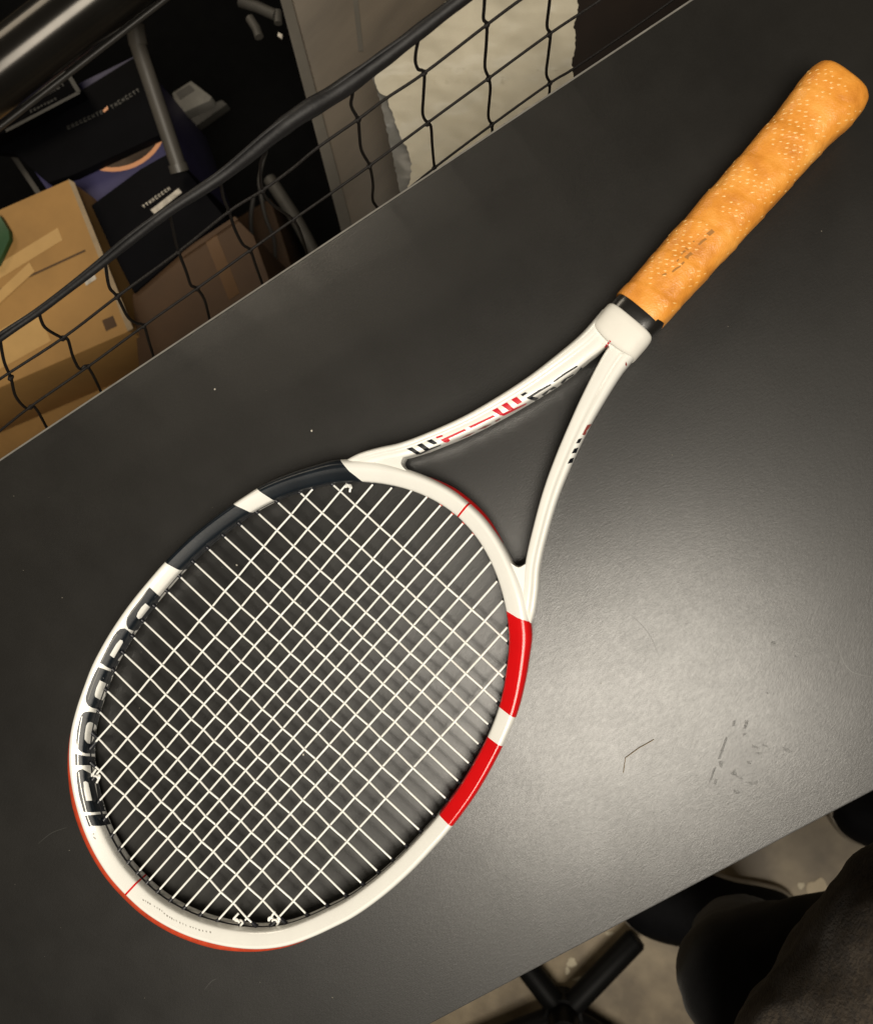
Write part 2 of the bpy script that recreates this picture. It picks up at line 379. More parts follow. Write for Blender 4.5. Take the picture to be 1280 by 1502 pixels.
bl = [bnd((500, 674.5), (533, 708)), bnd((380, 717.7), (406, 741)), bnd((345, 739), (374, 759)), bnd((248, 824), (273, 843))]
br = [bnd((777, 912), (749, 894)), bnd((754, 1050), (735, 1036)), bnd((736, 1091), (718, 1080)), bnd((664, 1207), (648, 1195))]
ring = 0.65; HT = HL / 2
marks = [(0, 0, R_), (ring, ring, W_), (*bl[0], K_), (*bl[1], W_), (*bl[2], K_), (*bl[3], W_), (HT - ring, HT - ring, R_), (HT + ring, HT + ring, W_),
         (*br[3], R_), (*br[2], W_), (*br[1], R_), (*br[0], W_), (HL - ring, HL - ring, R_), (HL, HL, None)]
V, F, MI = [], [], []
for a, b in zip(marks[:-1], marks[1:]): sweep_section(a[0], a[1], b[0], b[1], 2.2, V, F, MI, a[2])
bm = bmesh.new()
me = mesh('hoop', V, F, True, MI); bm.from_mesh(me)
bmesh.ops.remove_doubles(bm, verts=bm.verts, dist=1e-6); bmesh.ops.recalc_face_normals(bm, faces=bm.faces); bm.to_mesh(me); bm.free()
autosmooth(me, 50)
hoop_o = obj('hoop', me, [M['white'], M['black'], M['red']], racket)

# throat arms
ARM = [(9.2, 196), (9.2, 206), (9.6, 214), (10.8, 222), (13.8, 236), (19.3, 258), (26.8, 282), (35.1, 304), (46.2, 327), (55.2, 343.2), (64.2, 355.4), (71, 365.5),
       (76, 374.2)]
AW = [8.6, 8.4, 8.1, 7.7, 7.0, 5.95, 5.45, 5.0, 4.7, 4.75, 4.85, 4.7, 3.6]
AH = [11.2, 11.2, 11.3, 11.4, 11.5, 11.4, 11.2, 11.0, 10.7, 10.5, 10.3, 9.8, 7.0]
APROF = [(1.0, 0), (1.0, .34), (.93, .66), (.78, .88), (.62, .965), (.45, 1.0), (.22, .985), (.05, .93), (-.10, .90), (-.35, .90), (-.7, .87), (-.92, .82), (-1.02, .70), (-1.05, .4), (-1.05, 0)]
ap = catmull(APROF, 3); ap = ap + [(r, -z) for r, z in ap[-2:0:-1]]
def arm(sx):
    path = catmull([(x, y, wd, h) for (x, y), wd, h in zip(ARM, AW, AH)], 8)
    V, F = [], []; n = len(ap)
    for i, (x, y, wd, h) in enumerate(path):
        a = path[max(i - 1, 0)]; b = path[min(i + 1, len(path) - 1)]
        t = Vector((b[0] - a[0], b[1] - a[1])).normalized(); nn = Vector((t.y, -t.x))
        kk = 1.0 + (0.30 if sx > 0 else 0.06) * max(0.0, min(1, (y - 222) / 25)) * max(0.0, min(1, (352 - y) / 22))
        for r, z in [(q0 * kk if q0 < 0 else q0, q1) for q0, q1 in ap]: V.append((sx * (x + nn.x * r * wd), y + nn.y * r * wd, z * h))
    for i in range(len(path) - 1):
        for q in range(n):
            q2 = (q + 1) % n; F.append((i * n + q, i * n + q2, (i + 1) * n + q2, (i + 1) * n + q))
    F.append(tuple(range(n))); F.append(tuple(range((len(path) - 1) * n, len(path) * n)))
    me = mesh('throat_arm', V, F, True); fix_normals(me); autosmooth(me, 50)
    return obj('throat_arm', me, M['white'], racket)
arms = [arm(1), arm(-1)]
# rounded webs that fill the three corners of the open throat
def web(poly, h, name='throat_web', m='white'):
    n = len(poly); rings = [(-h, 0.0), (-h + 1.2, 1), (h - 1.2, 1), (h, 0.0)]
    c = Vector((sum(p[0] for p in poly) / n, sum(p[1] for p in poly) / n)); V = []; F = []
    for z, k in rings:
        for p in poly:
            q = Vector(p[:2]); q = q if k else c + (q - c) * 0.93
            V.append((q.x, q.y, z))
    for j in range(3):
        for i in range(n): F.append((j * n + i, j * n + (i + 1) % n, (j + 1) * n + (i + 1) % n, (j + 1) * n + i))
    F.append(tuple(range(n))); F.append(tuple(range(3 * n, 4 * n)))
    me = mesh(name, V, F, True); fix_normals(me); autosmooth(me, 40)
    return obj(name, me, M[m], racket)
webs = []
def arc(cx, cy, r, a0, a1, n=7): return [(cx + r * math.cos(math.radians(a0 + (a1 - a0) * i / n)), cy + r * math.sin(math.radians(a0 + (a1 - a0) * i / n))) for i in range(n + 1)]
webs.append(web([(-3.4, 198), (3.4, 198), (3.6, 213.5)] + [(2.6, 213.2), (1.6, 211.8), (0, 211.1), (-1.6, 211.8), (-2.6, 213.2)] + [(-3.6, 213.5)], 10.0))
for sx in (1, -1):
    webs.append(web([(sx * x, y) for x, y in [(43.5, 351.6), (45.5, 351.5), (47.5, 351.3), (49.3, 350.6), (50.3, 349.3), (50.9, 347.2), (52, 344), (58, 349), (64, 358), (70, 368), (60, 362), (50, 356.5), (44, 353.5)]], 8.4))
# bumper guard over the tip and the red strip under the bridge
def strip(name, s0, s1, prof, m, taper=14, ms=3.0):
    V, F = [], []; n = max(2, int((s1 - s0) / ms)); q = len(prof)
    for k in range(n + 1):
        s = s0 + (s1 - s0) * k / n; p, nn = hoop(s)
        e = min(1, min(s - s0, s1 - s) / taper)
        for r, z in prof:
            rr = 4.2 + (r - 4.2) * max(e, 0.0)
            V.append((p.x + nn.x * rr, p.y + nn.y * rr, z * (0.55 + 0.45 * e)))
    for k in range(n):
        for i in range(q):
            i2 = (i + 1) % q; F.append((k * q + i, k * q + i2, (k + 1) * q + i2, (k + 1) * q + i))
    F.append(tuple(range(q))); F.append(tuple(range(n * q, n * q + q)))
    me = mesh(name, V, F, True); fix_normals(me); autosmooth(me, 40)
    return obj(name, me, m, racket)
gp = [(3.4, 8.8), (5.6, 8.3), (8.0, 6.8), (9.2, 4.4), (9.0, -3.0), (7.0, -6.0), (3.8, -7.5)]
sg = near_s((119, 592))
guard = strip('bumper_guard', sg, HL - sg, gp, M['guard'], 90)
sb = near_s((50, 361))
bp_ = [(4.2, 4.5), (5.6, 4.0), (7.0, 1.5), (7.1, -3), (5.8, -5.5), (4.2, -6)]
strip('bridge_strip', -sb + HL, HL + sb, bp_, M['red'], 40)
# grommet strip on the inner wall
gs = [(-5.6, 1.0), (-6.45, .9), (-6.6, .6), (-6.6, -.6), (-6.45, -.9), (-5.6, -1.0)]
def inner_strip(name, s0, s1, m):
    V, F = [], []; n = max(2, int((s1 - s0) / 3)); q = len(gs)
    for k in range(n + 1):
        p, nn = hoop(s0 + (s1 - s0) * k / n)
        for r, z in gs: V.append((p.x + nn.x * r, p.y + nn.y * r, z))
    for k in range(n):
        for i in range(q):
            i2 = (i + 1) % q; F.append((k * q + i, k * q + i2, (k + 1) * q + i2, (k + 1) * q + i))
    me = mesh(name, V, F, True); fix_normals(me); autosmooth(me, 40)
    return obj(name, me, m, racket)
inner_strip('grommet_strip', sb, HL - sb, M['grommet'])

# ------------------------------------------------------------------ strings
U = [84.3, 69.3, 56.16, 45.29, 34.3, 24.09, 13.91, 4.59]; U = U + [-u for u in U[::-1]]
VY = [391.06, 409.48, 424.09, 438.48, 452.09, 465.34, 478.63, 492.29, 505.71, 519.07, 532.59, 545.47, 557.96, 570.85, 584.23, 597.77, 611.74, 626.06, 641.52]
T = [401.13, 383.17, 372.4, 365.71, 358.34, 355.16, 353.43, 352.59]; T = T + T[::-1]
B = [629.0, 645.0, 656.91, 662.24, 666.49, 669.41, 671.17, 672.0]; B = B + B[::-1]
H = [76.24, 89.4, 96.73, 101.93, 105.77, 109.19, 111.7, 113.07, 114.11, 114.01, 113.93, 113.35, 111.82, 109.43, 106.47, 101.9, 96.39, 86.39, 74.34]
SR = 0.69; WV = 0.6
inner = [(HP[i] - HN[i] * 6.7) for i in range(0, NH, 2)]
def hit_inner(p, d):
    """distance from p along d to the inner wall of the hoop"""
    best = 1e9; p = Vector(p); d = Vector(d)
    for i in range(len(inner)):
        a = inner[i]; b = inner[(i + 1) % len(inner)]; e = b - a
        den = d.x * e.y - d.y * e.x
        if abs(den) < 1e-9: continue
        wv = a - p; t = (wv.x * e.y - wv.y * e.x) / den; u = (wv.x * d.y - wv.y * d.x) / den
        if 0 <= u <= 1 and t > -8: best = min(best, t) if t > -8 else best
    return best
def grommet(p, d, red):
    t = hit_inner(p, d)
    if t > 40: return
    t = max(t, 0.4)
    a = Vector((p[0], p[1])) - Vector(d) * 1.0; b = Vector((p[0], p[1])) + Vector(d) * (t + 0.6)
    pts = [(a.x, a.y, 0), (a.x * .35 + b.x * .65, a.y * .35 + b.y * .65, 0), (b.x, b.y, 0)]
    tube_obj('grommet', pts, [1.15, 1.35, 1.75], M['redgrommet'] if red else M['grommet'], racket, 10)
for i, u in enumerate(U):
    pts = []; y0, y1 = T[i] - 5, B[i] + 5
    par = i % 2
    ys = sorted(set([y0, y1] + VY + [(a + b) / 2 for a, b in zip(VY[:-1], VY[1:])]))
    for y in ys:
        z = 0.0
        if VY[0] - 0.01 <= y <= VY[-1] + 0.01 and any(abs(y - v) < 1e-6 for v in VY):
            j = [k for k, v in enumerate(VY) if abs(v - y) < 1e-6][0]
            if abs(u) < H[j] + 2: z = WV if (j + par) % 2 else -WV
        pts.append((u, y, z))
    tube_obj('main_string', catmull(pts, 3), SR, M['string'], racket, 8)
    grommet((u, T[i]), (0, -1), 4 <= i <= 11)
    grommet((u, B[i]), (0, 1), False)
for j, v in enumerate(VY):
    h = H[j]; us = [u for u in U if abs(u) < h - 1]
    us2 = sorted(us); xs = sorted(set([-h - 5, h + 5] + us2 + [(a + b) / 2 for a, b in zip(us2[:-1], us2[1:])])); pts = []
    for x in xs:
        z = 0.0
        for i, u in enumerate(U):
            if abs(u - x) < 1e-6: z = -WV if (j + i % 2) % 2 else WV
        pts.append((x, v, z))
    tube_obj('cross_string', catmull(pts, 3), SR, M['string'], racket, 8)
    grommet((h, v), (1, 0), False); grommet((-h, v), (-1, 0), False)
# tied-off knots
for px, sc in (((511, 713), 1.0), ((349, 1351), 1.15), ((402, 1350), 1.3), ((140, 1139), 1.1)):
    c = rxy(px, 0.6); rnd = random.Random(int(px[0])); a0 = rnd.random() * 6
    pts = []
    for k in range(15):
        a = a0 + k * 1.15; rr = (0.85 + 0.35 * math.sin(k * 1.7)) * sc
        pts.append((c.x + rr * math.cos(a) * 1.0 + (k - 7) * 0.30 * sc, c.y + rr * math.sin(a) * 0.8 + (k - 7) * 0.16 * sc, 0.6 + 0.8 * math.sin(a * 0.7)))
    pts = [(c.x - 3.2 * sc, c.y + 2.4 * sc, 0.5)] + pts + [(c.x + 2.6 * sc, c.y - 3.4 * sc, 0.4)]
    tube_obj('string_knot', catmull(pts, 4), SR * 1.05, M['string'], racket, 7)

# ------------------------------------------------------------------ collar, ferrule, grip
def loft(name, rings, m, seg=48, parent=racket, expo=3.4, smooth=60, post=None):
    """rings: (y, cx, hw, hh[, shear])"""
    V, F = [], []
    for ri, (y, cx, hw, hh, sh) in enumerate(rings):
        for k in range(seg):
            a = 2 * math.pi * k / seg; c, s_ = math.cos(a), math.sin(a)
            x = math.copysign(abs(c) ** (2 / expo), c) * hw; z = math.copysign(abs(s_) ** (2 / expo), s_) * hh
            yy = y + sh * (1 - (x / hw) ** 2)
            v = Vector((cx + x, yy, z))
            if post: v = post(v, a, ri, cx)
            V.append(v)
    n = len(rings)
    for i in range(n - 1):
        for k in range(seg):
            k2 = (k + 1) % seg; F.append((i * seg + k, i * seg + k2, (i + 1) * seg + k2, (i + 1) * seg + k))
    F.append(tuple(range(seg))); F.append(tuple(range((n - 1) * seg, n * seg)))
    me = mesh(name, V, F, True); fix_normals(me); autosmooth(me, smooth)
    return obj(name, me, m, parent)
collar = loft('rubber_collar', [(190.0, -.4, 15.8, 13.4, 0), (190.3, -.4, 16.9, 14.6, 0), (191.6, -.4, 17.6, 15.2, 0), (195, -.5, 17.8, 15.3, 0), (201, -.6, 17.7, 14.9, 1),
                                (205.0, -.6, 17.7, 14.2, 2.2), (206.8, -.6, 17.5, 13.6, 2.6), (207.4, -.6, 16.8, 12.8, 2.8), (207.2, -.6, 15.6, 11.4, 2.8)], M['collar'], expo=3.6)
loft('ferrule', [(176, -.8, 15.8, 13.4, 0), (181, -.8, 16.9, 14.6, 0), (187.5, -.6, 16.8, 14.5, 0), (192, -.5, 16.4, 14.1, 0)], M['ferrule'], expo=3.4)
def gr(y):                                   # grip half width, half height, centre
    pts = [(-2, 14.5, 10), (-1, 16.8, 13), (1.5, 18.8, 15.2), (6, 20.2, 16.6), (12, 20.7, 17.3), (18, 20.4, 17.1), (28, 19.2, 16.4), (40, 18.2, 15.7), (70, 17.8, 15.4), (110, 17.9, 15.5), (150, 17.4, 15.2), (180, 17.4, 15.3), (186, 17.2, 15.2)]
    for a, b in zip(pts[:-1], pts[1:]):
        if a[0] <= y <= b[0]:
            f = (y - a[0]) / (b[0] - a[0]); return (a[1] + (b[1] - a[1]) * f, a[2] + (b[2] - a[2]) * f)
    return pts[-1][1:]
def gcx(y): return -1.5 * min(1, max(0, (190 - y) / 110)) + 0.0
PITCH = 25.0
from mathutils import noise as mn
def grip_disp(v, a, ri, cx):
    ph = (v.y / PITCH + a / (2 * math.pi)) % 1.0
    d = 0.55 * (1 - ph) ** 1.3 - 0.22 if ph > 0.05 else 0.55 * (ph / 0.05) - 0.22
    d += 0.38 * mn.noise(Vector((v.x, v.y, v.z)) * 0.055) + 0.28 * mn.noise(Vector((v.x, v.y, v.z)) * 0.21)
    if v.y < 0 or v.y > 181: d *= 0.3
    q = Vector((v.x - cx, 0, v.z)); L = max(q.length, 1e-6)
    return v + q / L * d
ys = [-2, -1.6, -1.2, -.6, 0.2] + [1 + 1.25 * k for k in range(146)] + [182.6]
ys = sorted(y for y in ys if y <= 182.7)
rings = [(y, gcx(y), *gr(min(y, 186)), 0) for y in ys]
hw, hh = gr(-2); rings = [(-2.4, gcx(0), hw * 0.8, hh * 0.8, 0)] + rings
grip = loft('leather_grip', rings, M['leather'], seg=96, expo=3.0, smooth=80, post=grip_disp)

# ------------------------------------------------------------------ printed marks laid on the racket's own surface
def bvh_of(objs):
    V, F = [], []
    for o in objs:
        b = len(V); V += [MR @ (v.co / S) for v in o.data.vertices]
        F += [tuple(b + i for i in p.vertices) for p in o.data.polygons]
    return BVHTree.FromPolygons(V, F)
bv_frame = bvh_of([hoop_o] + arms + webs); bv_grip = bvh_of([grip]); bv_all = bvh_of([hoop_o, grip, collar] + arms + webs)
MRi = MR.inverted()
def decal(name, loops, m, bv=None, off=0.12, origin=(0, 0), scale=1.0, parent=racket, step=2.0):
    bv = bv or bv_frame
    lps = [[Vector((origin[0] + x / scale, origin[1] + y / scale, 0)) for x, y in lp] for lp in loops]
    flat = [v for lp in lps for v in lp]
    tris = tessellate_polygon(lps)
    bm = bmesh.new(); vs = [bm.verts.new(v) for v in flat]
    for t in tris:
        try: bm.faces.new([vs[i] for i in t])
        except ValueError: pass
    for _ in range(4):
        es = [e for e in bm.edges if e.calc_length() > step]
        if not es: break
        bmesh.ops.subdivide_edges(bm, edges=es, cuts=1); bmesh.ops.triangulate(bm, faces=bm.faces)
    last = None; miss = []
    for v in bm.verts:
        hit, nor, _, _ = bv.ray_cast(CAM, ray((v.co.x, v.co.y)))
        if hit is None: miss.append(v); continue
        if nor.dot(ray((v.co.x, v.co.y))) > 0: nor = -nor
        v.co = (MRi @ (hit + nor * off)) * S
    bmesh.ops.delete(bm, geom=miss, context='VERTS')
    me = bpy.data.meshes.new(name); bm.to_mesh(me); bm.free()
    me.polygons.foreach_set('use_smooth', [True] * len(me.polygons))
    return obj(name, me, m, parent)
# lettering along the left rim
A_ = dict(origin=(130, 850), scale=9.846); B_ = dict(origin=(100, 980), scale=12.52); C_ = dict(origin=(100, 1080), scale=9.39)
def toC(pts, o, s, o2=(100, 1080), s2=9.39): return [((o[0] + x / s - o2[0]) * s2, (o[1] + y / s - o2[1]) * s2) for x, y in pts]
lets = [
 ([[(878, 112), (1062, 288), (1000, 352), (950, 405), (905, 470), (830, 590), (780, 655), (700, 690), (620, 730), (575, 715), (547, 660), (545, 600), (562, 540), (620, 450), (740, 300), (820, 190)],
   [(820, 343), (885, 400), (850, 445), (762, 558), (718, 572), (692, 535), (710, 480), (762, 400)]], A_),
 ([[(455, 715), (525, 708), (575, 742), (592, 800), (640, 850), (560, 960), (510, 1010), (502, 1075), (480, 1180), (430, 1320), (385, 1345), (270, 1270), (165, 1200), (200, 1130), (300, 930), (360, 820), (410, 750)],
   [(455, 870), (490, 880), (495, 912), (365, 1137), (305, 1092), (400, 932)], [(490, 1080), (505, 1105), (440, 1185), (417, 1165)]], A_),
 ([[(550, -15), (640, 12), (750, 70), (872, 135), (850, 250), (760, 420), (735, 520), (690, 700), (640, 775), (560, 780), (450, 735), (370, 690), (325, 620), (320, 540), (370, 380), (430, 220), (490, 90)],
   [(582, 225), (735, 300), (695, 400), (680, 510), (640, 590), (600, 595), (495, 530), (488, 480), (520, 360)]], B_),
 ([[(270, 830), (330, 802), (420, 805), (500, 845), (570, 875), (600, 900), (575, 1180), (535, 1350)] + toC([(400, 200), (385, 275), (330, 262), (240, 238), (180, 215), (150, 190), (118, 120)], (100, 1080), 9.39, (100, 980), 12.52) + [(150, 1330), (165, 1150), (205, 970), (240, 870)],
   [(400, 990), (440, 1000), (510, 1050), (525, 1110), (485, 1180), (490, 1260), (440, 1360), (405, 1400), (350, 1380), (300, 1310), (305, 1200), (330, 1060), (360, 1005)]], B_),
 ([[(95, 245), (240, 275), (360, 305), (380, 360), (372, 408), (280, 412), (100, 400)]], C_),
 ([[(115, 500), (150, 465), (200, 455), (260, 490), (320, 580), (350, 640), (380, 640), (430, 760), (480, 860), (520, 980), (505, 1065), (340, 1050), (215, 1045), (195, 980), (150, 820), (120, 620)],
   [(210, 630), (240, 620), (275, 640), (330, 890), (250, 890), (225, 780)], [(352, 655), (380, 650), (412, 860), (385, 852)]], C_),
 ([[(230, 1095), (500, 1102), (560, 1160), (595, 1235), (450, 1238), (320, 1235), (285, 1245)]], C_)]
def run_in(lp, kw, push=7.0):
    out = []
    for x, y in lp:
        q = Vector((kw['origin'][0] + x / kw['scale'], kw['origin'][1] + y / kw['scale'])); p = rxy(q, 0); p2 = Vector((p.x, p.y))
        k = min(range(NH), key=lambda i: (HP[i] - p2).length_squared); r = (p2 - HP[k]).dot(HN[k])
        if r < -3.6: q += (Vector((440, 1030)) - q).normalized() * push * min(1, (-3.6 - r) / 1.5)
        out.append(((q.x - kw['origin'][0]) * kw['scale'], (q.y - kw['origin'][1]) * kw['scale']))
    return out
for loops, kw in lets: decal('rim_letter', [run_in(loops[0], kw)] + loops[1:], M['black'], off=0.10, step=1.2, **kw)
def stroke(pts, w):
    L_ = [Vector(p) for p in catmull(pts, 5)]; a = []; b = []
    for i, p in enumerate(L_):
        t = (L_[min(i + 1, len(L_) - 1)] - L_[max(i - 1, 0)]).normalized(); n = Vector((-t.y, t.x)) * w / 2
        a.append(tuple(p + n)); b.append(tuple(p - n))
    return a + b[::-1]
Z_ = dict(origin=(100, 969), scale=5.44)  # thin painted lines standing in for the highlight along the rim ridge
decal('ridge_highlight', [stroke([(112, 445), (94, 540), (82, 640), (77, 700)], 7)], M['white'], off=0.2, **Z_)
decal('ridge_highlight', [stroke([(78, 745), (78, 800), (80, 850)], 8)], M['white'], off=0.2, **Z_)
decal('ridge_highlight', [stroke([(84, 890), (98, 990), (120, 1100), (145, 1205), (165, 1275), (187, 1322)], 7)], M['white'], off=0.2, **Z_)
decal('ridge_highlight', [stroke([(252, 60), (215, 150), (182, 240), (160, 310)], 7)], M['lining'], off=0.2, **Z_)
decal('ridge_highlight', [stroke([(845, 160), (740, 320), (640, 450), (570, 540)], 14)], M['lining'], off=0.2, **A_)
decal('ridge_highlight', [stroke([(410, 790), (330, 910), (240, 1080), (185, 1200)], 16)], M['lining'], off=0.2, **A_)
decal('trademark_print', [[(340, 1340), (362, 1345), (358, 1358), (338, 1352)]], M['printgrey'], **C_)
decal('trademark_print', [[(345, 1385), (378, 1400), (382, 1424), (368, 1420), (362, 1408), (350, 1402)]], M['printgrey'], **C_)
# arm lettering
P5 = dict(origin=(590, 580), scale=9.143); P6 = dict(origin=(720, 500), scale=8.0); P3 = dict(origin=(800, 600), scale=12.52)
marks_ = [
 ('printblack', [(55, 715), (130, 695), (240, 768), (200, 795)], P5), ('printblack', [(190, 665), (260, 640), (362, 712), (300, 738)], P5),
 ('printblack', [(320, 610), (390, 585), (475, 640), (420, 662)], P5), ('printblack', [(205, 790), (330, 725), (520, 652), (512, 672), (360, 736), (240, 792)], P5),
 ('printred', [(445, 555), (530, 530), (550, 547), (465, 577)], P5), ('printred', [(510, 595), (830, 450), (868, 463), (620, 578), (640, 605), (600, 632), (555, 625)], P5),
 ('printdim', [(755, 590), (860, 530), (975, 488), (900, 535)], P5), ('printred', [(885, 420), (1215, 265), (1245, 282), (920, 438)], P5),
 ('printdim', [(1000, 465), (1100, 408), (1200, 378), (1110, 435)], P5),
 ('printred', [(10, 815), (75, 785), (150, 858), (100, 872)], P6), ('printred', [(120, 755), (185, 720), (265, 795), (205, 815)], P6),
 ('printred', [(235, 690), (300, 655), (368, 715), (310, 748)], P6), ('printred', [(100, 870), (250, 800), (420, 725), (405, 748), (260, 822), (150, 878)], P6),
 ('printdim', [(40, 940), (100, 905), (115, 915), (60, 948)], P6),
 ('printblack', [(345, 630), (400, 600), (430, 612), (372, 650)], P6), ('printblack', [(410, 670), (550, 580), (690, 505), (712, 514), (580, 592), (485, 652), (560, 668), (520, 702), (460, 688)], P6),
 ('printblack', [(725, 475), (860, 375), (1000, 290), (1020, 300), (880, 388), (745, 482)], P6),
 ('printblack', [(590, 635), (640, 595), (730, 535), (780, 545), (735, 575), (680, 575), (660, 605), (620, 642)], P6),
 ('printblack', [(810, 495), (860, 445), (960, 390), (1000, 398), (950, 430), (890, 440), (870, 470), (840, 500)], P6),
 ('printblack', [(990, 385), (1055, 310), (1072, 316), (1010, 388)], P6),
 ('printblack', [(555, 630), (600, 550), (670, 530), (620, 625)], P3), ('printblack', [(475, 815), (525, 725), (600, 705), (560, 803)], P3),
 ('printblack', [(395, 1005), (450, 910), (520, 890), (490, 983)], P3),
 ('printdim', [(670, 470), (720, 370), (765, 290), (840, 272), (790, 350), (750, 400), (735, 460), (705, 480)], P3)]
for m_, lp, kw in marks_: decal('arm_print', [lp], M[m_], **kw)
decal('red_seam', [[(430, 790), (450, 805), (385, 882), (368, 872)]], M['printred'], bv=bv_all, origin=(840, 400), scale=8.0)
decal('arm_print', [[(620, 1040), (635, 1075), (625, 1100), (612, 1075)]], M['printdim'], bv=bv_all, origin=(840, 400), scale=8.0)
# row of tiny spaced characters near the tip
rr = random.Random(3)
SM = [(172, 262), (200, 275), (228, 292), (256, 308), (310, 340), (345, 360), (375, 378), (405, 398), (435, 430), (470, 458), (502, 476), (528, 492), (556, 510), (585, 520), (630, 545), (668, 558), (705, 578),
      (760, 596), (795, 606), (830, 620), (872, 636), (915, 645), (960, 655), (1010, 664)]
for k, (x, y) in enumerate(SM):
    h_ = rr.choice([10, 13, 12]); g = rr.choice([5, 7, 9])
    decal('rim_print', [[(x - g, y - h_), (x + g, y - h_ + 5), (x + g + 2, y + h_), (x - g + 4, y + h_ - 4)]], M['printgrey'], origin=(190, 1290), scale=8.533)
# worn stamp on the grip
G = dict(origin=(960, 310), scale=10.667, bv=bv_grip, off=0.10)
for lp in ([(805, 345), (890, 275), (940, 320), (860, 385)], [(670, 515), (730, 450), (790, 415), (820, 435), (760, 475), (700, 530)], [(595, 460), (625, 455), (620, 478), (600, 480)],
           [(480, 560), (530, 590), (520, 610), (475, 580)], [(410, 640), (470, 605), (490, 625), (430, 660), (420, 690)], [(460, 715), (560, 630), (600, 670), (540, 700), (520, 750)],
           [(340, 770), (370, 740), (380, 755), (350, 795)], [(410, 815), (450, 780), (470, 795), (430, 840)], [(265, 935), (330, 880), (400, 845), (410, 865), (340, 910), (280, 960)],
           [(100, 995), (170, 960), (195, 985), (130, 1005)]):
    decal('grip_stamp', [lp], M['printbrown'], **G)
# raised nubs of the leather: rows of tiny bumps along the wrap, highlights painted as paler colour
V, F = [], []
rn = random.Random(11)
def add_nub(p, n, t, l, wd, h):
    b = n.cross(t); base = len(V); V.append(p + n * h)
    for k in range(8):
        a = k * math.pi / 4; V.append(p + t * (math.cos(a) * l) + b * (math.sin(a) * wd) - n * 0.05)
    for k in range(8): F.append((base, base + 1 + k, base + 1 + (k + 1) % 8))
bvl = BVHTree.FromPolygons([v.co / S for v in grip.data.vertices], [tuple(p.vertices) for p in grip.data.polygons])
count = 0
y = 4.0
while y < 178:
    for k in range(-5, 6):
        x = gcx(y) + k * 3.9 + rn.uniform(-.5, .5) + (1.9 if int(round((y - 4) / 3.6)) % 2 else 0); yy = y + k * 1.5 + rn.uniform(-.4, .4)
        if yy < 3 or yy > 178: continue
        dens = mn.noise(Vector((x * 0.06, yy * 0.05, 3.0)))
        if dens < -0.22 + (0.2 if yy > 90 else 0) + (0.25 if yy > 160 or yy < 9 else 0) or rn.random() < 0.18: continue
        hit, nor, _, _ = bvl.ray_cast(Vector((x, yy, 60)), Vector((0, 0, -1)))
        if hit is None or nor.z < 0.15: continue
        t = Vector((-0.78, -0.62, 0)); t = (t - nor * t.dot(nor)).normalized()
        add_nub(hit, nor, t, rn.uniform(.9, 1.6), rn.uniform(.35, .55), rn.uniform(.25, .48)); count += 1
    y += 3.6
nb = mesh('grip_nub', V, F, True); fix_normals(nb)
tag(obj('grip_nub', nb, M['nub'], racket), kind='stuff')

# ------------------------------------------------------------------ small marks lying on the tabletop
def flat_poly(name, pxs, m, z0=0.05, z1=0.16, origin=(0, 0), scale=1.0, parent=None):
    P = [tuple(at((origin[0] + x / scale, origin[1] + y / scale)).xy) for x, y in pxs]
    return prism(name, P, z0, z1, m, parent)
tc_ = dict(origin=(840, 900), scale=2.909)
sm = [[(682, 460), (695, 452), (692, 480), (680, 482)], [(735, 455), (750, 458), (738, 495), (728, 490)], [(722, 512), (742, 510), (735, 520), (725, 522)],
      [(652, 525), (660, 530), (630, 620), (618, 622)], [(600, 660), (612, 655), (590, 715), (580, 720)], [(622, 630), (640, 632), (636, 660), (626, 655)], [(605, 705), (618, 708), (610, 732), (600, 728)],
      [(762, 560), (790, 568), (788, 580), (765, 572)], [(810, 555), (836, 568), (826, 572), (808, 564)], [(780, 592), (808, 594), (806, 600), (782, 600)], [(742, 630), (764, 632), (758, 644), (742, 640)],
      [(690, 660), (700, 690), (728, 704), (722, 710), (692, 694), (672, 686)], [(735, 720), (775, 718), (790, 712), (786, 732), (750, 728)], [(685, 750), (702, 755), (718, 764), (700, 772), (686, 764)],
      [(890, 568), (935, 586), (930, 596), (905, 588)], [(728, 880), (748, 882), (740, 892), (728, 892)], [(845, 116), (862, 118), (864, 134), (846, 134)], [(942, 178), (958, 182), (950, 192)], [(822, 335), (838, 338), (830, 346)]]
for lp in sm:
    o = flat_poly('scuff_mark', lp, M['smudge'], 0.02, 0.05, **tc_); TP(o)
def flat_stroke(pts, w, m, name='scratch'):
    P = [at(p, 0) for p in catmull(pts, 5)]; a = []; b = []
    for i, p in enumerate(P):
        t = (P[min(i + 1, len(P) - 1)] - P[max(i - 1, 0)]).normalized(); n = Vector((-t.y, t.x, 0)) * w / 2 * (0.3 + 0.7 * math.sin(math.pi * (i + .5) / len(P)))
        a.append(tuple((p + n).xy)); b.append(tuple((p - n).xy))
    TP(prism(name, a + b[::-1], 0.015, 0.04, m))
M['scratch'] = mat('dull_scratch', (0.03, 0.03, 0.027), 0.4, spec=0.7)
for P_ in ([(925, 902), (942, 918), (955, 936), (966, 962)], [(1226, 930), (1232, 960), (1248, 985), (1280, 993)], [(300, 1452), (310, 1440), (318, 1436)], [(56, 1238), (76, 1222), (98, 1214)]):
    flat_stroke(P_, 0.55, M['scratch'])
rl = random.Random(5)
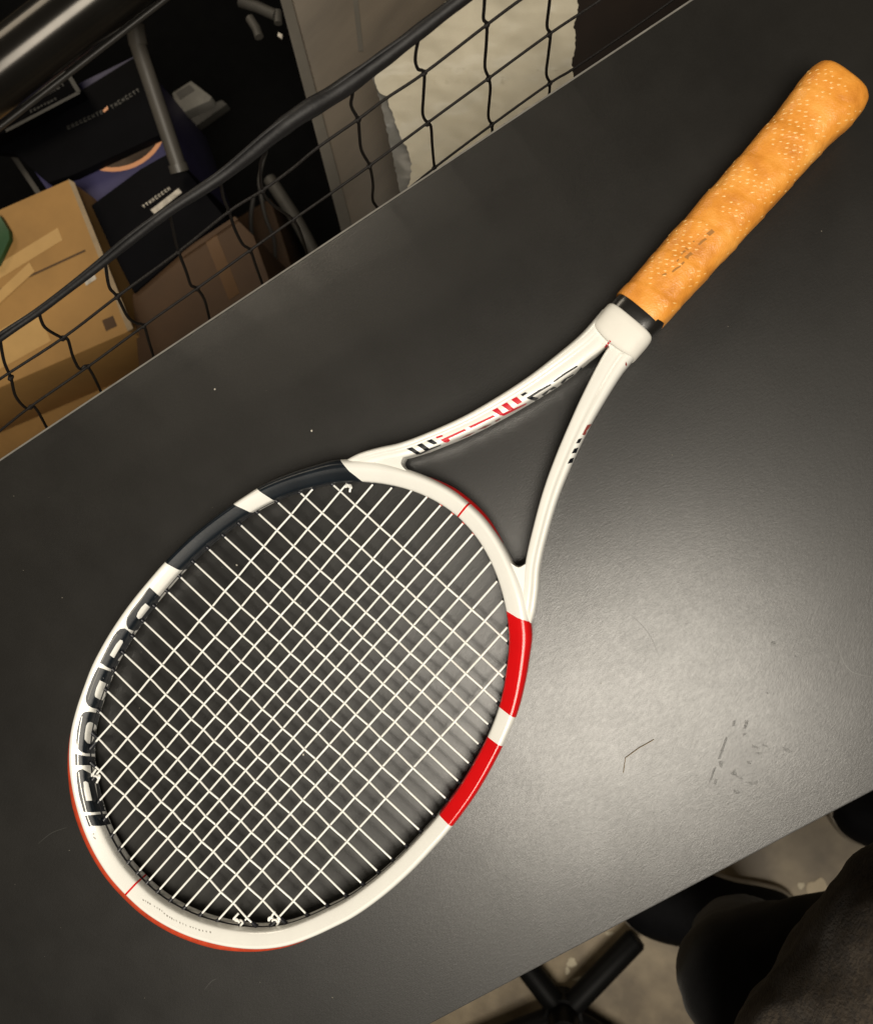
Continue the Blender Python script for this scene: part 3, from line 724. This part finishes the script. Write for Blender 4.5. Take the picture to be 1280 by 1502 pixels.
for k in range(46):                         # dust and crumbs, small and uneven
    q = (rl.uniform(20, 1260), rl.uniform(60, 1480)); c = at(q, 0)
    dd = (c - A1).dot(nrm1); 
    if dd > -12 or q[1] > 1150 + (1280 - q[0]) * .5: continue
    r_ = rl.uniform(.12, .34); pts = [(c.x + r_ * rl.uniform(.6, 1.5) * math.cos(j * 1.257), c.y + r_ * rl.uniform(.6, 1.5) * math.sin(j * 1.257)) for j in range(5)]
    TP(prism('dust_speck', pts, 0.01, 0.12, M['dust']))
tag(tube_obj('dry_fibre', [tuple(at(p, 0.5)) for p in ((914, 1134), (917, 1112), (936, 1098), (959, 1085))], 0.2, M['straw'], None, 6), 'thin bent brown fibre lying on the glossy right part of the table', 'fibre')
lint = [((315, 571), 'tiny pale speck on the table left of the racket throat, below the net'), ((457, 632), 'flattened pale speck on the table just above the dark hoop section'), ((445, 1107), 'bright white speck of lint seen through the string bed'),
        ((347, 829), 'pale speck under the strings beside the upper dark rim section')]
for (q, lb) in lint:
    c = at(q, 0.35); bm = bmesh.new(); bmesh.ops.create_icosphere(bm, subdivisions=2, radius=0.7 * S)
    rl = random.Random(q[0])
    for v in bm.verts: v.co *= rl.uniform(.6, 1.2); v.co.z *= 0.5
    me = bpy.data.meshes.new('lint_speck'); bm.to_mesh(me); bm.free()
    o = obj('lint_speck', me, M['lint']); o.location = c * S; tag(o, lb, 'lint', 'specks of lint on the table')

# ------------------------------------------------------------------ net hanging beside the table
NOFF = 30.0; NPT = A1 + nrm1 * NOFF
def on_net(px, off=0.0):
    d = ray(px); t = (NPT + nrm1 * off - CAM).dot(nrm1) / d.dot(nrm1); return CAM + d * t
netc = on_net((400, 200)); net = empty('net', (netc.x, netc.y, -80)); net['label'] = 'black knotted net with thick top tape hanging along the far table edge'; net['category'] = 'net'
NI = Matrix.Translation(Vector((netc.x, netc.y, -80)) * S).inverted()
def NPAR(o): o.parent = net; o.matrix_parent_inverse = NI; return o
rp = [(-60, 545), (0, 497), (60, 455), (140, 394), (200, 346), (250, 308), (330, 255), (400, 198), (440, 168), (500, 131), (560, 88), (620, 42), (690, -12), (760, -62)]
rr_ = [2.1, 2.1, 2.3, 2.6, 3.0, 3.3, 4.0, 5.0, 5.6, 5.6, 4.8, 4.4, 4.2, 4.1]
rq = catmull([(*on_net(p), r) for p, r in zip(rp, rr_)], 10)
NPAR(tube_obj('top_tape', [q[:3] for q in rq], [q[3] * (0.92 + 0.03 * math.sin(i * 0.7)) for i, q in enumerate(rq)], M['rope'], None, 16))
rq2 = [(q[0] + nrm1.x * 1.2, q[1], q[2] + 0.75 * q[3] + 0.8 * math.sin(i * 0.21)) for i, q in enumerate(rq)]
NPAR(tube_obj('tape_lacing', rq2, 1.2, M['rope'], None, 10))
Hs = [[(-60, 600), (0, 556), (92, 496), (172, 435), (262, 369), (336, 310), (385, 279), (430, 246), (465, 217), (525, 175), (565, 145), (622, 107), (714, 36), (765, -2), (820, -40)],
      [(-50, 670), (0, 632), (47, 595), (129, 538), (211, 478), (289, 423), (367, 367), (430, 322), (500, 273), (542, 243), (627, 180), (716, 115), (805, 50), (880, 0), (940, -45)],
      [(-60, 740), (60, 655), (145, 600), (230, 545), (310, 480), (390, 430), (470, 370), (560, 308), (637, 246), (721, 183), (806, 122), (842, 100), (930, 40), (1000, -10)]]
Vs = [[(0, 497), (6, 530), (16, 554), (23, 581), (39, 599), (51, 597), (68, 626), (80, 650)],
      [(57, 458), (66, 480), (92, 496), (99.6, 498), (107, 523), (117, 541), (129, 538), (148, 574), (158, 600)],
      [(155, 388), (160, 420), (172, 435), (187, 464), (200, 474), (211, 478), (219, 503), (232, 545)],
      [(248, 308), (256, 345), (262, 369), (273, 398), (280, 418), (289, 423), (300, 440), (308, 470), (318, 500)],
      [(322, 258), (328, 290), (336, 310), (344, 335), (356, 358), (367, 367), (376, 392), (388, 425)],
      [(393, 205), (390, 222), (382, 242), (385, 279), (400, 300), (430, 322), (442, 345), (450, 372)],
      [(516, 122), (517, 138), (515, 155), (525, 175), (527, 195), (530, 220), (542, 243), (547, 270), (547, 295), (560, 310)],
      [(619, 40), (612, 65), (609, 88), (613, 101), (622, 107), (621, 140), (620, 168), (627, 180), (632, 186), (634, 215), (637, 246), (640, 262)],
      [(712, -30), (710, 10), (709, 28), (714, 36), (713, 66), (711, 98), (716, 113), (719, 130), (716, 170), (721, 183), (722, 200)],
      [(810, -60), (806, 0), (802, 38), (807, 50), (804, 80), (801, 108), (806, 122), (805, 142)]]
for L_ in Hs: NPAR(tube_obj('net_cord', catmull([tuple(on_net(p)) for p in L_], 5), 0.95, M['cord'], None, 7))
for L_ in Vs: NPAR(tube_obj('net_cord', catmull([tuple(on_net(p, 0.8)) for p in L_], 5), 1.05, M['cord'], None, 7))
for q in [(92, 496), (172, 435), (262, 369), (336, 310), (385, 279), (525, 175), (622, 107), (714, 36), (129, 538), (211, 478), (289, 423), (367, 367), (430, 322), (542, 243), (627, 181), (716, 115), (806, 50), (637, 246), (721, 183), (806, 122), (16, 554), (45, 597)]:
    c = on_net(q, 0.4); bm = bmesh.new(); bmesh.ops.create_icosphere(bm, subdivisions=2, radius=2.0 * S)
    for v in bm.verts: v.co = Vector((v.co.x * 0.9, v.co.y * 1.25, v.co.z * 1.0)) * random.uniform(.85, 1.1)
    me = bpy.data.meshes.new('net_knot'); bm.to_mesh(me); bm.free(); me.polygons.foreach_set('use_smooth', [True] * len(me.polygons))
    o = obj('net_knot', me, M['cord']); o.location = c * S; NPAR(o)

# ------------------------------------------------------------------ things beyond the table
def box(name, pxs, z1, z0, m, label, cat, bevel=2.0, group=None):
    P = quad_xy(pxs, z1); cx = sum(p[0] for p in P) / len(P); cy = sum(p[1] for p in P) / len(P)
    e = empty(name, (cx, cy, z0)); tag(e, label, cat, group)
    o = prism('body', [(p[0] - cx, p[1] - cy) for p in P], 0, z1 - z0, m, e, bevel=bevel)
    e['_c'] = (cx, cy, z0); return e
def on_box(e, name, pxs, z, m, h=0.6, lift=0.1):
    c = e['_c']; P = quad_xy(pxs, z)
    return prism(name, [(p[0] - c[0], p[1] - c[1]) for p in P], z + lift - c[2], z + lift + h - c[2], m, e)
# black sheet added over the far floor so the background stays dark
far = obj('black_backdrop', mesh('black_backdrop', [(150, -900, -746), (2600, -900, -746), (2600, 1500, -746), (430, 1500, -746)], [(0, 1, 2, 3)]), M['mat'])
tag(far, kind='structure')
# tan carton with tape
e = box('cardboard_carton', [(-140, 368), (101, 262), (189, 486), (-140, 630)], -330, -462, M['carton'], 'light tan cardboard carton taped along its lid, nearest the table on the left', 'carton', 2.5)
on_box(e, 'lid_flap', [(101, 263), (110, 268), (196, 482), (188, 486)], -330, M['flap'], 1.2)
on_box(e, 'tape', [(-100, 448), (85, 334), (92, 352), (-100, 470)], -330, M['tape'], 0.3)
on_box(e, 'tape', [(-60, 482), (44, 385), (52, 398), (-60, 500)], -330, M['tape'], 0.35, 0.6)
on_box(e, 'lid_seam', [(-100, 470), (125, 366), (126, 368.5), (-100, 473)], -330, M['carton2'], 0.25, 0.35)
on_box(e, 'paper_label', [(-60, 520), (55, 452), (75, 500), (-60, 575)], -330, M['tape'], 0.4, 0.1)
on_box(e, 'painted_glint', [(124, 413), (139, 402), (142, 409), (127, 419)], -330, M['whiteprint'], 0.4, 0.4)  # white patch painted in for a bright glint on the lid
on_box(e, 'paper_label', [(150, 470), (166, 463), (172, 478), (156, 486)], -330, M['carton2'], 0.3, 0.3)
e = box('cardboard_carton', [(-200, 600), (196, 500), (225, 640), (-150, 800)], -464, -740, M['carton'], 'lower tan carton under the taped one, cut off by the table edge', 'carton', 2.5)
box('green_box', [(-60, 300), (0, 316), (13, 338), (14, 350), (-4, 388), (-60, 400)], -322, -329, M['green'], 'dark green box corner at the left picture edge on the tan carton', 'box', 1)
# purple navy box with round picture
e = box('navy_shoe_box', [(0, 178), (104, 330), (140, 304), (250, 228), (200, 80)], -388, -600, M['navy'], 'dark purple box with an orange ringed round picture behind the taped carton', 'box', 2)
def disc_px(cx, cy, rx, ry, rot, n=40):
    o = []
    for k in range(n):
        a = 2 * math.pi * k / n; x, y = rx * math.cos(a), ry * math.sin(a)
        o.append((cx + x * math.cos(rot) - y * math.sin(rot), cy + x * math.sin(rot) + y * math.cos(rot)))
    return o
RO = math.radians(-16)
on_box(e, 'ring_print', disc_px(170, 185, 75, 66, RO), -388, M['orangeprint'], 0.4, 0.1)
on_box(e, 'round_print', disc_px(169, 183, 71, 62, RO), -388, M['brownprint'], 0.4, 0.6)
on_box(e, 'lid_edge', [(-6, 196), (0, 192), (74, 302), (68, 306)], -388, M['dimgrey'], 1.0, 0.2)
on_box(e, 'white_print', [(-2, 200), (3, 199), (13, 220), (6, 223)], -388, M['whiteprint'], 1.0, 1.3)
# black boxes stacked on it
e = box('black_shoe_box', [(-60, 215), (118, 132), (214, 72), (250, 190), (108, 256), (70, 268), (20, 225)], -372, -386, M['blackcard'], 'matt black box with a row of faint spaced letters over the round picture', 'box', 2)
def glyph_row(e, p0, p1, n, hpx, z, m, name='printed_letter', seed=1, skip=()):
    r = random.Random(seed); a = Vector(p0); b = Vector(p1); d = (b - a); u = d.normalized(); v = Vector((-u.y, u.x)); st = d.length / n
    for k in range(n):
        if k in skip: continue
        c = a + u * (st * (k + .5)); wd = st * 0.62; h = hpx * r.uniform(.8, 1.05)
        q = lambda x, y: tuple(c + u * x + v * y)
        kind = r.choice('OHENCT')
        if kind in 'OC': lps = [[q(-wd / 2, -h / 2), q(wd / 2, -h / 2), q(wd / 2, -h / 4), q(-wd / 5, -h / 4), q(-wd / 5, h / 4), q(wd / 2, h / 4), q(wd / 2, h / 2), q(-wd / 2, h / 2)]]
        elif kind in 'HN': lps = [[q(-wd / 2, -h / 2), q(-wd / 5, -h / 2), q(-wd / 5, -h / 8), q(wd / 5, -h / 8), q(wd / 5, -h / 2), q(wd / 2, -h / 2), q(wd / 2, h / 2), q(wd / 5, h / 2), q(wd / 5, h / 8), q(-wd / 5, h / 8), q(-wd / 5, h / 2), q(-wd / 2, h / 2)]]
        else: lps = [[q(-wd / 2, -h / 2), q(wd / 2, -h / 2), q(wd / 2, -h / 5), q(wd / 6, -h / 5), q(wd / 6, h / 2), q(-wd / 6, h / 2), q(-wd / 6, -h / 5), q(-wd / 2, -h / 5)]]
        for lp in lps: on_box(e, name, lp, z, m, 0.3, 0.1)
glyph_row(e, (98, 188), (152, 163), 9, 6, -372, M['greyprint'], seed=4)
on_box(e, 'dot_print', [(151, 162), (158, 155), (159, 160), (153, 165)], -372, M['orangeprint'], 0.3)
glyph_row(e, (162, 158), (205, 131), 8, 6, -372, M['greyprint'], seed=9)
e = box('black_shoe_box', [(-80, 110), (60, 20), (97, 103), (118, 134), (8, 193), (-60, 230)], -352, -371, M['blackcard'], 'black box with a grey outlined label frame under the steel tube', 'box', 2)
on_box(e, 'frame_print', [(8, 190), (116, 133), (118, 137), (10, 194)], -352, M['greyprint'], 0.4)
on_box(e, 'frame_print', [(95, 106), (101, 104), (119, 134), (113, 136)], -352, M['greyprint'], 0.35, 0.5)
on_box(e, 'frame_print', [(0, 170), (95, 104), (97, 107), (2, 173)], -352, M['greyprint'], 0.35, 0.1)
glyph_row(e, (33, 157), (95, 121), 9, 8, -352, M['greyprint'], seed=14)
glyph_row(e, (44, 164), (84, 144), 8, 3.5, -352, M['greyprint'], seed=15)
e = box('black_shoe_box', [(133, 301), (206, 247), (250, 222), (330, 318), (262, 372), (196, 430), (160, 360)], -352, -640, M['blackcard'], 'black box with small white lettering half hidden by the net tape', 'box', 2)
glyph_row(e, (209, 304), (250, 275), 9, 5.0, -352, M['whiteprint'], seed=21)
on_box(e, 'white_label', [(221, 308), (262, 276), (267, 282), (227, 314)], -352, M['whiteprint'], 0.4)
# grey carton and bits
e = box('grey_carton', [(252, 136), (280, 118), (310, 141), (308, 147), (262, 168)], -520, -540, M['greycard'], 'small grey carton standing behind the slanted black pole', 'carton', 1.5)
on_box(e, 'paper_label', [(258, 136), (278, 124), (286, 132), (264, 146)], -520, M['dimgrey'], 0.4)
box('charcoal_box', [(262, 172), (325, 146), (333, 152), (272, 196)], -600, -616, mat('charcoal_card', (0.035, 0.033, 0.028), 0.6), 'flat charcoal box in front of the small grey carton', 'box', 1.5)
e = empty('black_pole', tuple(at((262, 250), -470))); tag(e, 'slanted black metal pole with a collar joint between the boxes and the rail', 'pole')
EI = Matrix.Translation(e.location).inverted()
def EP(o, e_=None, i_=None): o.parent = e_ or e; o.matrix_parent_inverse = i_ or EI; return o
EP(tube_obj('pole_tube', [tuple(at((201, 62), -290)), tuple(at((262, 244), -335))], 8.6, M['pole'], None, 20))
EP(tube_obj('pole_collar', [tuple(at((198, 36), -285)), tuple(at((203, 66), -292))], 9.8, M['pole'], None, 20))
EP(tube_obj('pole_foot', [tuple(at((260, 240), -334)), tuple(at((264, 252), -338))], 10.5, M['pole'], None, 20))
# steel rail top left
e = empty('steel_rail', tuple(at((110, 20), -200))); tag(e, 'thick polished dark steel tube crossing the top left corner', 'rail')
RI = Matrix.Translation(e.location).inverted()
pa, pb = at((-60, 152), -150), at((260, -96), -150)
EP(tube_obj('rail_tube', [tuple(pa + (pa - pb) * 0.5), tuple(pb + (pb - pa) * 0.7)], 29, M['chrome'], None, 48), e, RI)
pa, pb = at((0, 186), -190), at((240, 0), -190)
e2 = empty('thin_rail', tuple(pa)); tag(e2, 'thin dark rod running under the thick steel tube', 'rod')
o = tube_obj('rod', [tuple(pa - (pb - pa) * 0.6), tuple(pb + (pb - pa) * 0.6)], 3.0, M['tubeblack'], None, 12); o.parent = e2; o.matrix_parent_inverse = Matrix.Translation(e2.location).inverted()
# brown cartons in the shade under the net
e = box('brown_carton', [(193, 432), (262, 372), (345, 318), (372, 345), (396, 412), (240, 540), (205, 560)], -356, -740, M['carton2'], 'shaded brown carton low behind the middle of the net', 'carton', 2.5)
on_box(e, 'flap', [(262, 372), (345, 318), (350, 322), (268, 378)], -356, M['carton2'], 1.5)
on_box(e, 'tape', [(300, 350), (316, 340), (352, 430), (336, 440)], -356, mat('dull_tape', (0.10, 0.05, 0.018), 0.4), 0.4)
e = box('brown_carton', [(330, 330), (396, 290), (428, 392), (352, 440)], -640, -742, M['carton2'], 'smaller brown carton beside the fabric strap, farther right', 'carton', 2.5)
e = box('pale_post', [(236, 485), (250, 479), (268, 500), (256, 512)], -520, -740, M['greycard'], 'narrow pale post end peeking over the table edge beside the tan carton', 'post', 1)
e = empty('fabric_strap', tuple(at((430, 330), -650))); tag(e, 'dim grey fabric strap hanging behind the net left of the panel', 'strap')
SI = Matrix.Translation(e.location).inverted()
for name, L_, r in (('strap_band', [(395, 262), (415, 292), (436, 325), (455, 360), (470, 390)], 9), ('strap_cord', [(372, 290), (368, 320), (372, 360), (385, 395)], 3), ('strap_cord', [(382, 285), (390, 320), (402, 352), (404, 390)], 2.6), ('strap_cord', [(390, 222), (383, 248), (380, 270), (386, 296)], 2.4)):
    P = [tuple(at(q, -560)) for q in L_]
    o = tube_obj(name, catmull(P, 5), r, M['dimgrey'] if r > 5 else M['tubeblack'], None, 12); o.parent = e; o.matrix_parent_inverse = SI
# upright panel, torn paper, dark board
e = box('leaning_panel', [(398, -60), (700, -60), (640, 60), (612, 262), (570, 330), (506, 345)], -330, -740, M['panel'], 'broad grey brown panel rising behind the net, left of the torn cream paper', 'panel', 2.5)
on_box(e, 'side_trim', [(396, -60), (412, -60), (520, 345), (504, 350)], -330, M['paneledge'], 2.5)
on_box(e, 'painted_cord_shadow', [(512, -50), (520, -50), (533, 75), (526, 75)], -330, M['paneledge'], 0.5)  # shadow of a net cord laid on as a dark strip
on_box(e, 'screw', [(410, 50), (416, 54), (415, 60), (409, 56)], -330, M['whiteprint'], 2.0, 2.6)
e = empty('metal_bracket', tuple(at((392, 20), -340))); tag(e, 'small dull metal bracket with rods at the top edge of the panel', 'bracket')
BI = Matrix.Translation(e.location).inverted()
for L_, r in (([(352, 2), (378, 10), (404, 22)], 6), ([(407, 16), (408, 34)], 4.5), ([(366, 26), (376, 42), (380, 54)], 5)):
    o = tube_obj('rod', [tuple(at(q, -340)) for q in L_], r, M['dimgrey'], None, 12); o.parent = e; o.matrix_parent_inverse = BI
# torn cream sheet: a wavy grid clipped by its ragged outline
def sheet(name, outline, z, m, label, cat, amp=5.0, seed=2, rough=1.6, thick=0.8):
    rnd = random.Random(seed); pts = []
    for i, p in enumerate(outline):
        a = Vector(p); b = Vector(outline[(i + 1) % len(outline)]); L_ = (b - a).length; n = max(1, int(L_ / 3.5)); nn = Vector((-(b - a).y, (b - a).x)).normalized()
        for k in range(n):
            q = a.lerp(b, k / n) + nn * (rnd.uniform(-rough, rough)); pts.append((q.x, q.y, 0))
    tris = tessellate_polygon([[Vector(p) for p in pts]])
    bm = bmesh.new(); vs = [bm.verts.new(p) for p in pts]
    for t in tris:
        try: bm.faces.new([vs[i] for i in t])
        except ValueError: pass
    for _ in range(6):
        es = [g for g in bm.edges if g.calc_length() > 9]
        if not es: break
        bmesh.ops.subdivide_edges(bm, edges=es, cuts=1); bmesh.ops.triangulate(bm, faces=bm.faces)
    for v in bm.verts:
        x, y = v.co.x, v.co.y
        zz = z + amp * (mn.noise(Vector((x * 0.012, y * 0.02, seed))) * 2.2 + mn.noise(Vector((x * 0.04, y * 0.05, seed + 4))) * 0.8)
        v.co = at((x, y), zz) * S
    r = bmesh.ops.extrude_face_region(bm, geom=list(bm.faces))
    for v in [g for g in r['geom'] if isinstance(g, bmesh.types.BMVert)]: v.co.z -= thick * S
    bmesh.ops.recalc_face_normals(bm, faces=bm.faces)
    me = bpy.data.meshes.new(name); bm.to_mesh(me); bm.free(); autosmooth(me, 50)
    return tag(obj(name, me, m), label, cat)
sheet('torn_paper', [(548, 100), (551, 125), (558, 138), (571, 142), (570, 156), (579, 176), (586, 200), (592, 208), (600, 222), (604, 240), (602, 262), (596, 285), (700, 230), (830, 150), (842, 118), (838, 92), (845, 70), (841, 40), (848, 10), (846, -50), (700, -50), (640, 20)],
      -215, M['canvas'], 'crumpled cream paper sheet with torn edges behind the net', 'paper sheet', 3.2, 2)
sheet('grey_lining', [(540, 95), (560, 95), (600, 170), (615, 245), (612, 290), (590, 300), (575, 225), (558, 150)], -232, M['lining'], 'strip of shiny grey backing showing beside the torn cream paper', 'backing strip', 4, 5, 1.0)
box('dark_board', [(836, -90), (1100, -90), (1040, 10), (820, 200)], -300, -740, M['darkwood'], 'very dark brown board right of the torn paper beyond the table edge', 'board', 2)

# ------------------------------------------------------------------ pedestal base on the floor at the bottom
hub = at((826, 1488), -712)
e = empty('pedestal_base', (hub.x, hub.y, FZ)); tag(e, 'black metal pedestal base with flat radiating legs on the concrete', 'pedestal base')
HI = Matrix.Translation(e.location).inverted()
def hp(name, P, r, m, seg=20): o = tube_obj(name, P, r, m, None, seg); o.parent = e; o.matrix_parent_inverse = HI; return o
def leg(px_end, r):
    b = at(px_end, -722); a = Vector((hub.x, hub.y, -712)); d = (b - a).normalized(); s = Vector((-d.y, d.x, 0)).normalized() * r
    a = a + d * 14
    hp('leg', [tuple(a), tuple(a.lerp(b, .97)), tuple(b)], [r, r * .98, r * .8], M['basemetal'], 20)
for q in ((934, 1376), (742, 1380), (640, 1560), (1010, 1600), (850, 1700)): leg(q, 17)
hp('hub_ring', [(hub.x, hub.y, -738), (hub.x, hub.y, -700)], 27, M['basemetal'], 28)
hp('hub_collar', [(hub.x, hub.y, -700), (hub.x, hub.y, -655)], 22, M['basemetal'], 28)
hp('pole', [(hub.x, hub.y, -655), (hub.x, hub.y, -120)], 15, M['basemetal'], 28)
# dried paint spots on the floor
for i, (cx, cy, rx, ry) in enumerate([(838, 1412, 7, 7), (832, 1424, 3, 6), (893, 1369, 6, 3), (1174, 1299, 5, 5), (1198, 1308, 15, 20), (1236, 1304, 6, 5), (853, 1436, 12, 3)]):
    P = []
    for k in range(20):
        a = 2 * math.pi * k / 20; j = 1 + 0.14 * math.sin(a * 3 + i) + 0.08 * math.sin(a * 5 + 2 * i)
        P.append(tuple(at((cx + rx * j * math.cos(a), cy + ry * j * math.sin(a)), FZ).xy))
    o = prism('paint_spot', P, FZ + 0.3, FZ + 1.0, mat('dried_paint', (0.40, 0.35, 0.25) if i not in (4,) else (0.33, 0.27, 0.18), 0.6, noise=0.2), fl)

# ------------------------------------------------------------------ seated person at the lower right
pe = at((1290, 1420), FZ)
person = empty('person', (pe.x, pe.y, FZ)); tag(person, 'person in black trousers, black shoes and brown heather fleece sitting beside the table', 'person')
PI_ = Matrix.Translation(person.location).inverted()
def PP(o): o.parent = person; o.matrix_parent_inverse = PI_; return o
def union_body(name, chains, m, vox=9.0, smooth=10):
    V, F = [], []
    for ch in chains:
        q = catmull([(*p, r) for p, r in ch], 6); v, f = tube([a[:3] for a in q], [a[3] for a in q], 24)
        b = len(V); V += v; F += [tuple(b + k for k in t) for t in f]
        for c in (q[0], q[-1]):
            bm = bmesh.new(); bmesh.ops.create_icosphere(bm, subdivisions=3, radius=c[3] * 0.995)
            b = len(V); V += [x.co + Vector(c[:3]) for x in bm.verts]; F += [tuple(b + k.index for k in t.verts) for t in bm.faces]; bm.free()
    me = mesh(name, V, F, True); fix_normals(me); o = obj(name, me, m)
    r = o.modifiers.new('r', 'REMESH'); r.mode = 'VOXEL'; r.voxel_size = vox * S; r.use_smooth_shade = True
    sm_ = o.modifiers.new('s', 'SMOOTH'); sm_.iterations = smooth
    tx = bpy.data.textures.new('cloth_folds', 'CLOUDS'); tx.noise_scale = 0.09
    dm = o.modifiers.new('d', 'DISPLACE'); dm.texture = tx; dm.strength = 0.02; dm.texture_coords = 'GLOBAL'
    return o
hipc = at((1560, 1450), -240)
k1 = at((1092, 1442), -330); h1 = at((1440, 1445), -235); a1 = at((1092, 1362), -665); m1 = k1.lerp(a1, .5)
k2 = at((1530, 1300), -340); h2 = at((1640, 1330), -240); a2 = at((1400, 1205), -670); m2 = k2.lerp(a2, .5)
PP(union_body('body', [[(hipc + Vector((0, 0, 140)), 115), (hipc, 120), (h1, 92), (h1.lerp(k1, .5), 78), (k1, 66)], [(k1, 66), (m1, 58), (m1.lerp(a1, .6), 50), (a1, 46)],
     [(hipc, 110), (h2, 88), (h2.lerp(k2, .5), 76), (k2, 64)], [(k2, 64), (m2, 56), (a2, 46)]], M['trouser']))
j1, j2 = at((1300, 1640), -100), at((1545, 1375), -70); j0 = at((1275, 1780), -110)
jk = union_body('fleece_jacket', [[(j0, 100), (j1, 108), (j1.lerp(j2, .35), 111), (j1.lerp(j2, .7), 112), (j2, 108)]], M['jacket'], 7, 4)
tx = bpy.data.textures.new('folds', 'CLOUDS'); tx.noise_scale = 0.05
dm = jk.modifiers.new('d', 'DISPLACE'); dm.texture = tx; dm.strength = 0.012; dm.texture_coords = 'GLOBAL'
PP(jk)
def shoe(heel, toe, wd, label=None):
    a = at(heel, FZ); b = at(toe, FZ); d = (b - a); L_ = d.length; d.normalize(); s = Vector((-d.y, d.x, 0))
    prof = [(0.0, .30, 40), (.03, .62, 62), (.10, .80, 78), (.22, .84, 86), (.36, .82, 82), (.5, .90, 66), (.64, 1.0, 54), (.78, .98, 47), (.88, .84, 42), (.95, .62, 36), (1.0, .30, 26)]
    for nm, z0, k, m in (('sole', 0, 1.06, M['sole']), ('shoe', 18, 1.0, M['shoe'])):
        V2, F2 = [], []; seg = 20
        pr = catmull(prof, 3)
        for f, wv, hgt in pr:
            c = a + d * (L_ * (f * (1.0 if nm == 'shoe' else 1.03) - (0 if nm == 'shoe' else .015)))
            top_h = 24 if nm == 'sole' else hgt
            for q in range(seg):
                an = 2 * math.pi * q / seg; x = math.cos(an) * wd * wv * k; zz = math.sin(an)
                if nm == 'sole': z_ = FZ + 12 + math.copysign(min(abs(zz) * 2, 1), zz) * 12
                else: z_ = FZ + 16 + max(zz, -.2) * top_h
                V2.append((c.x + s.x * x, c.y + s.y * x, z_))
        n = len(pr)
        for i in range(n - 1):
            for q in range(seg):
                q2 = (q + 1) % seg; F2.append((i * seg + q, i * seg + q2, (i + 1) * seg + q2, (i + 1) * seg + q))
        F2 += [tuple(range(seg)), tuple(range((n - 1) * seg, n * seg))]
        me = mesh(nm, V2, F2, True); fix_normals(me); autosmooth(me, 45)
        o = obj('shoe' if nm == 'shoe' else 'sole', me, m)
        if nm == 'shoe': sh = PP(o)
        else: so = o
    so.parent = sh; so.matrix_parent_inverse = Matrix()
    so.matrix_parent_inverse = PI_.inverted() @ PI_ @ Matrix()
    return sh
shoe((1160, 1352), (905, 1300), 58)
shoe((1460, 1215), (1214, 1176), 50)
# stool seat under the person, out of the picture's corner
st = at((1800, 1700), -400)
e = empty('stool', (st.x, st.y, FZ)); tag(e, 'round black stool under the seated person beside the table', 'stool')
TI = Matrix.Translation(e.location).inverted()
o = tube_obj('seat', [(st.x, st.y, -400), (st.x, st.y, -360)], 170, M['tubeblack'], None, 32); o.parent = e; o.matrix_parent_inverse = TI
for k in range(4):
    a = k * math.pi / 2 + .5
    o = tube_obj('leg', [(st.x + 110 * math.cos(a), st.y + 110 * math.sin(a), -400), (st.x + 160 * math.cos(a), st.y + 160 * math.sin(a), -750)], 12, M['tubeblack'], None, 12); o.parent = e; o.matrix_parent_inverse = TI
for o in list(bpy.data.objects):
    if '_c' in o: del o['_c']
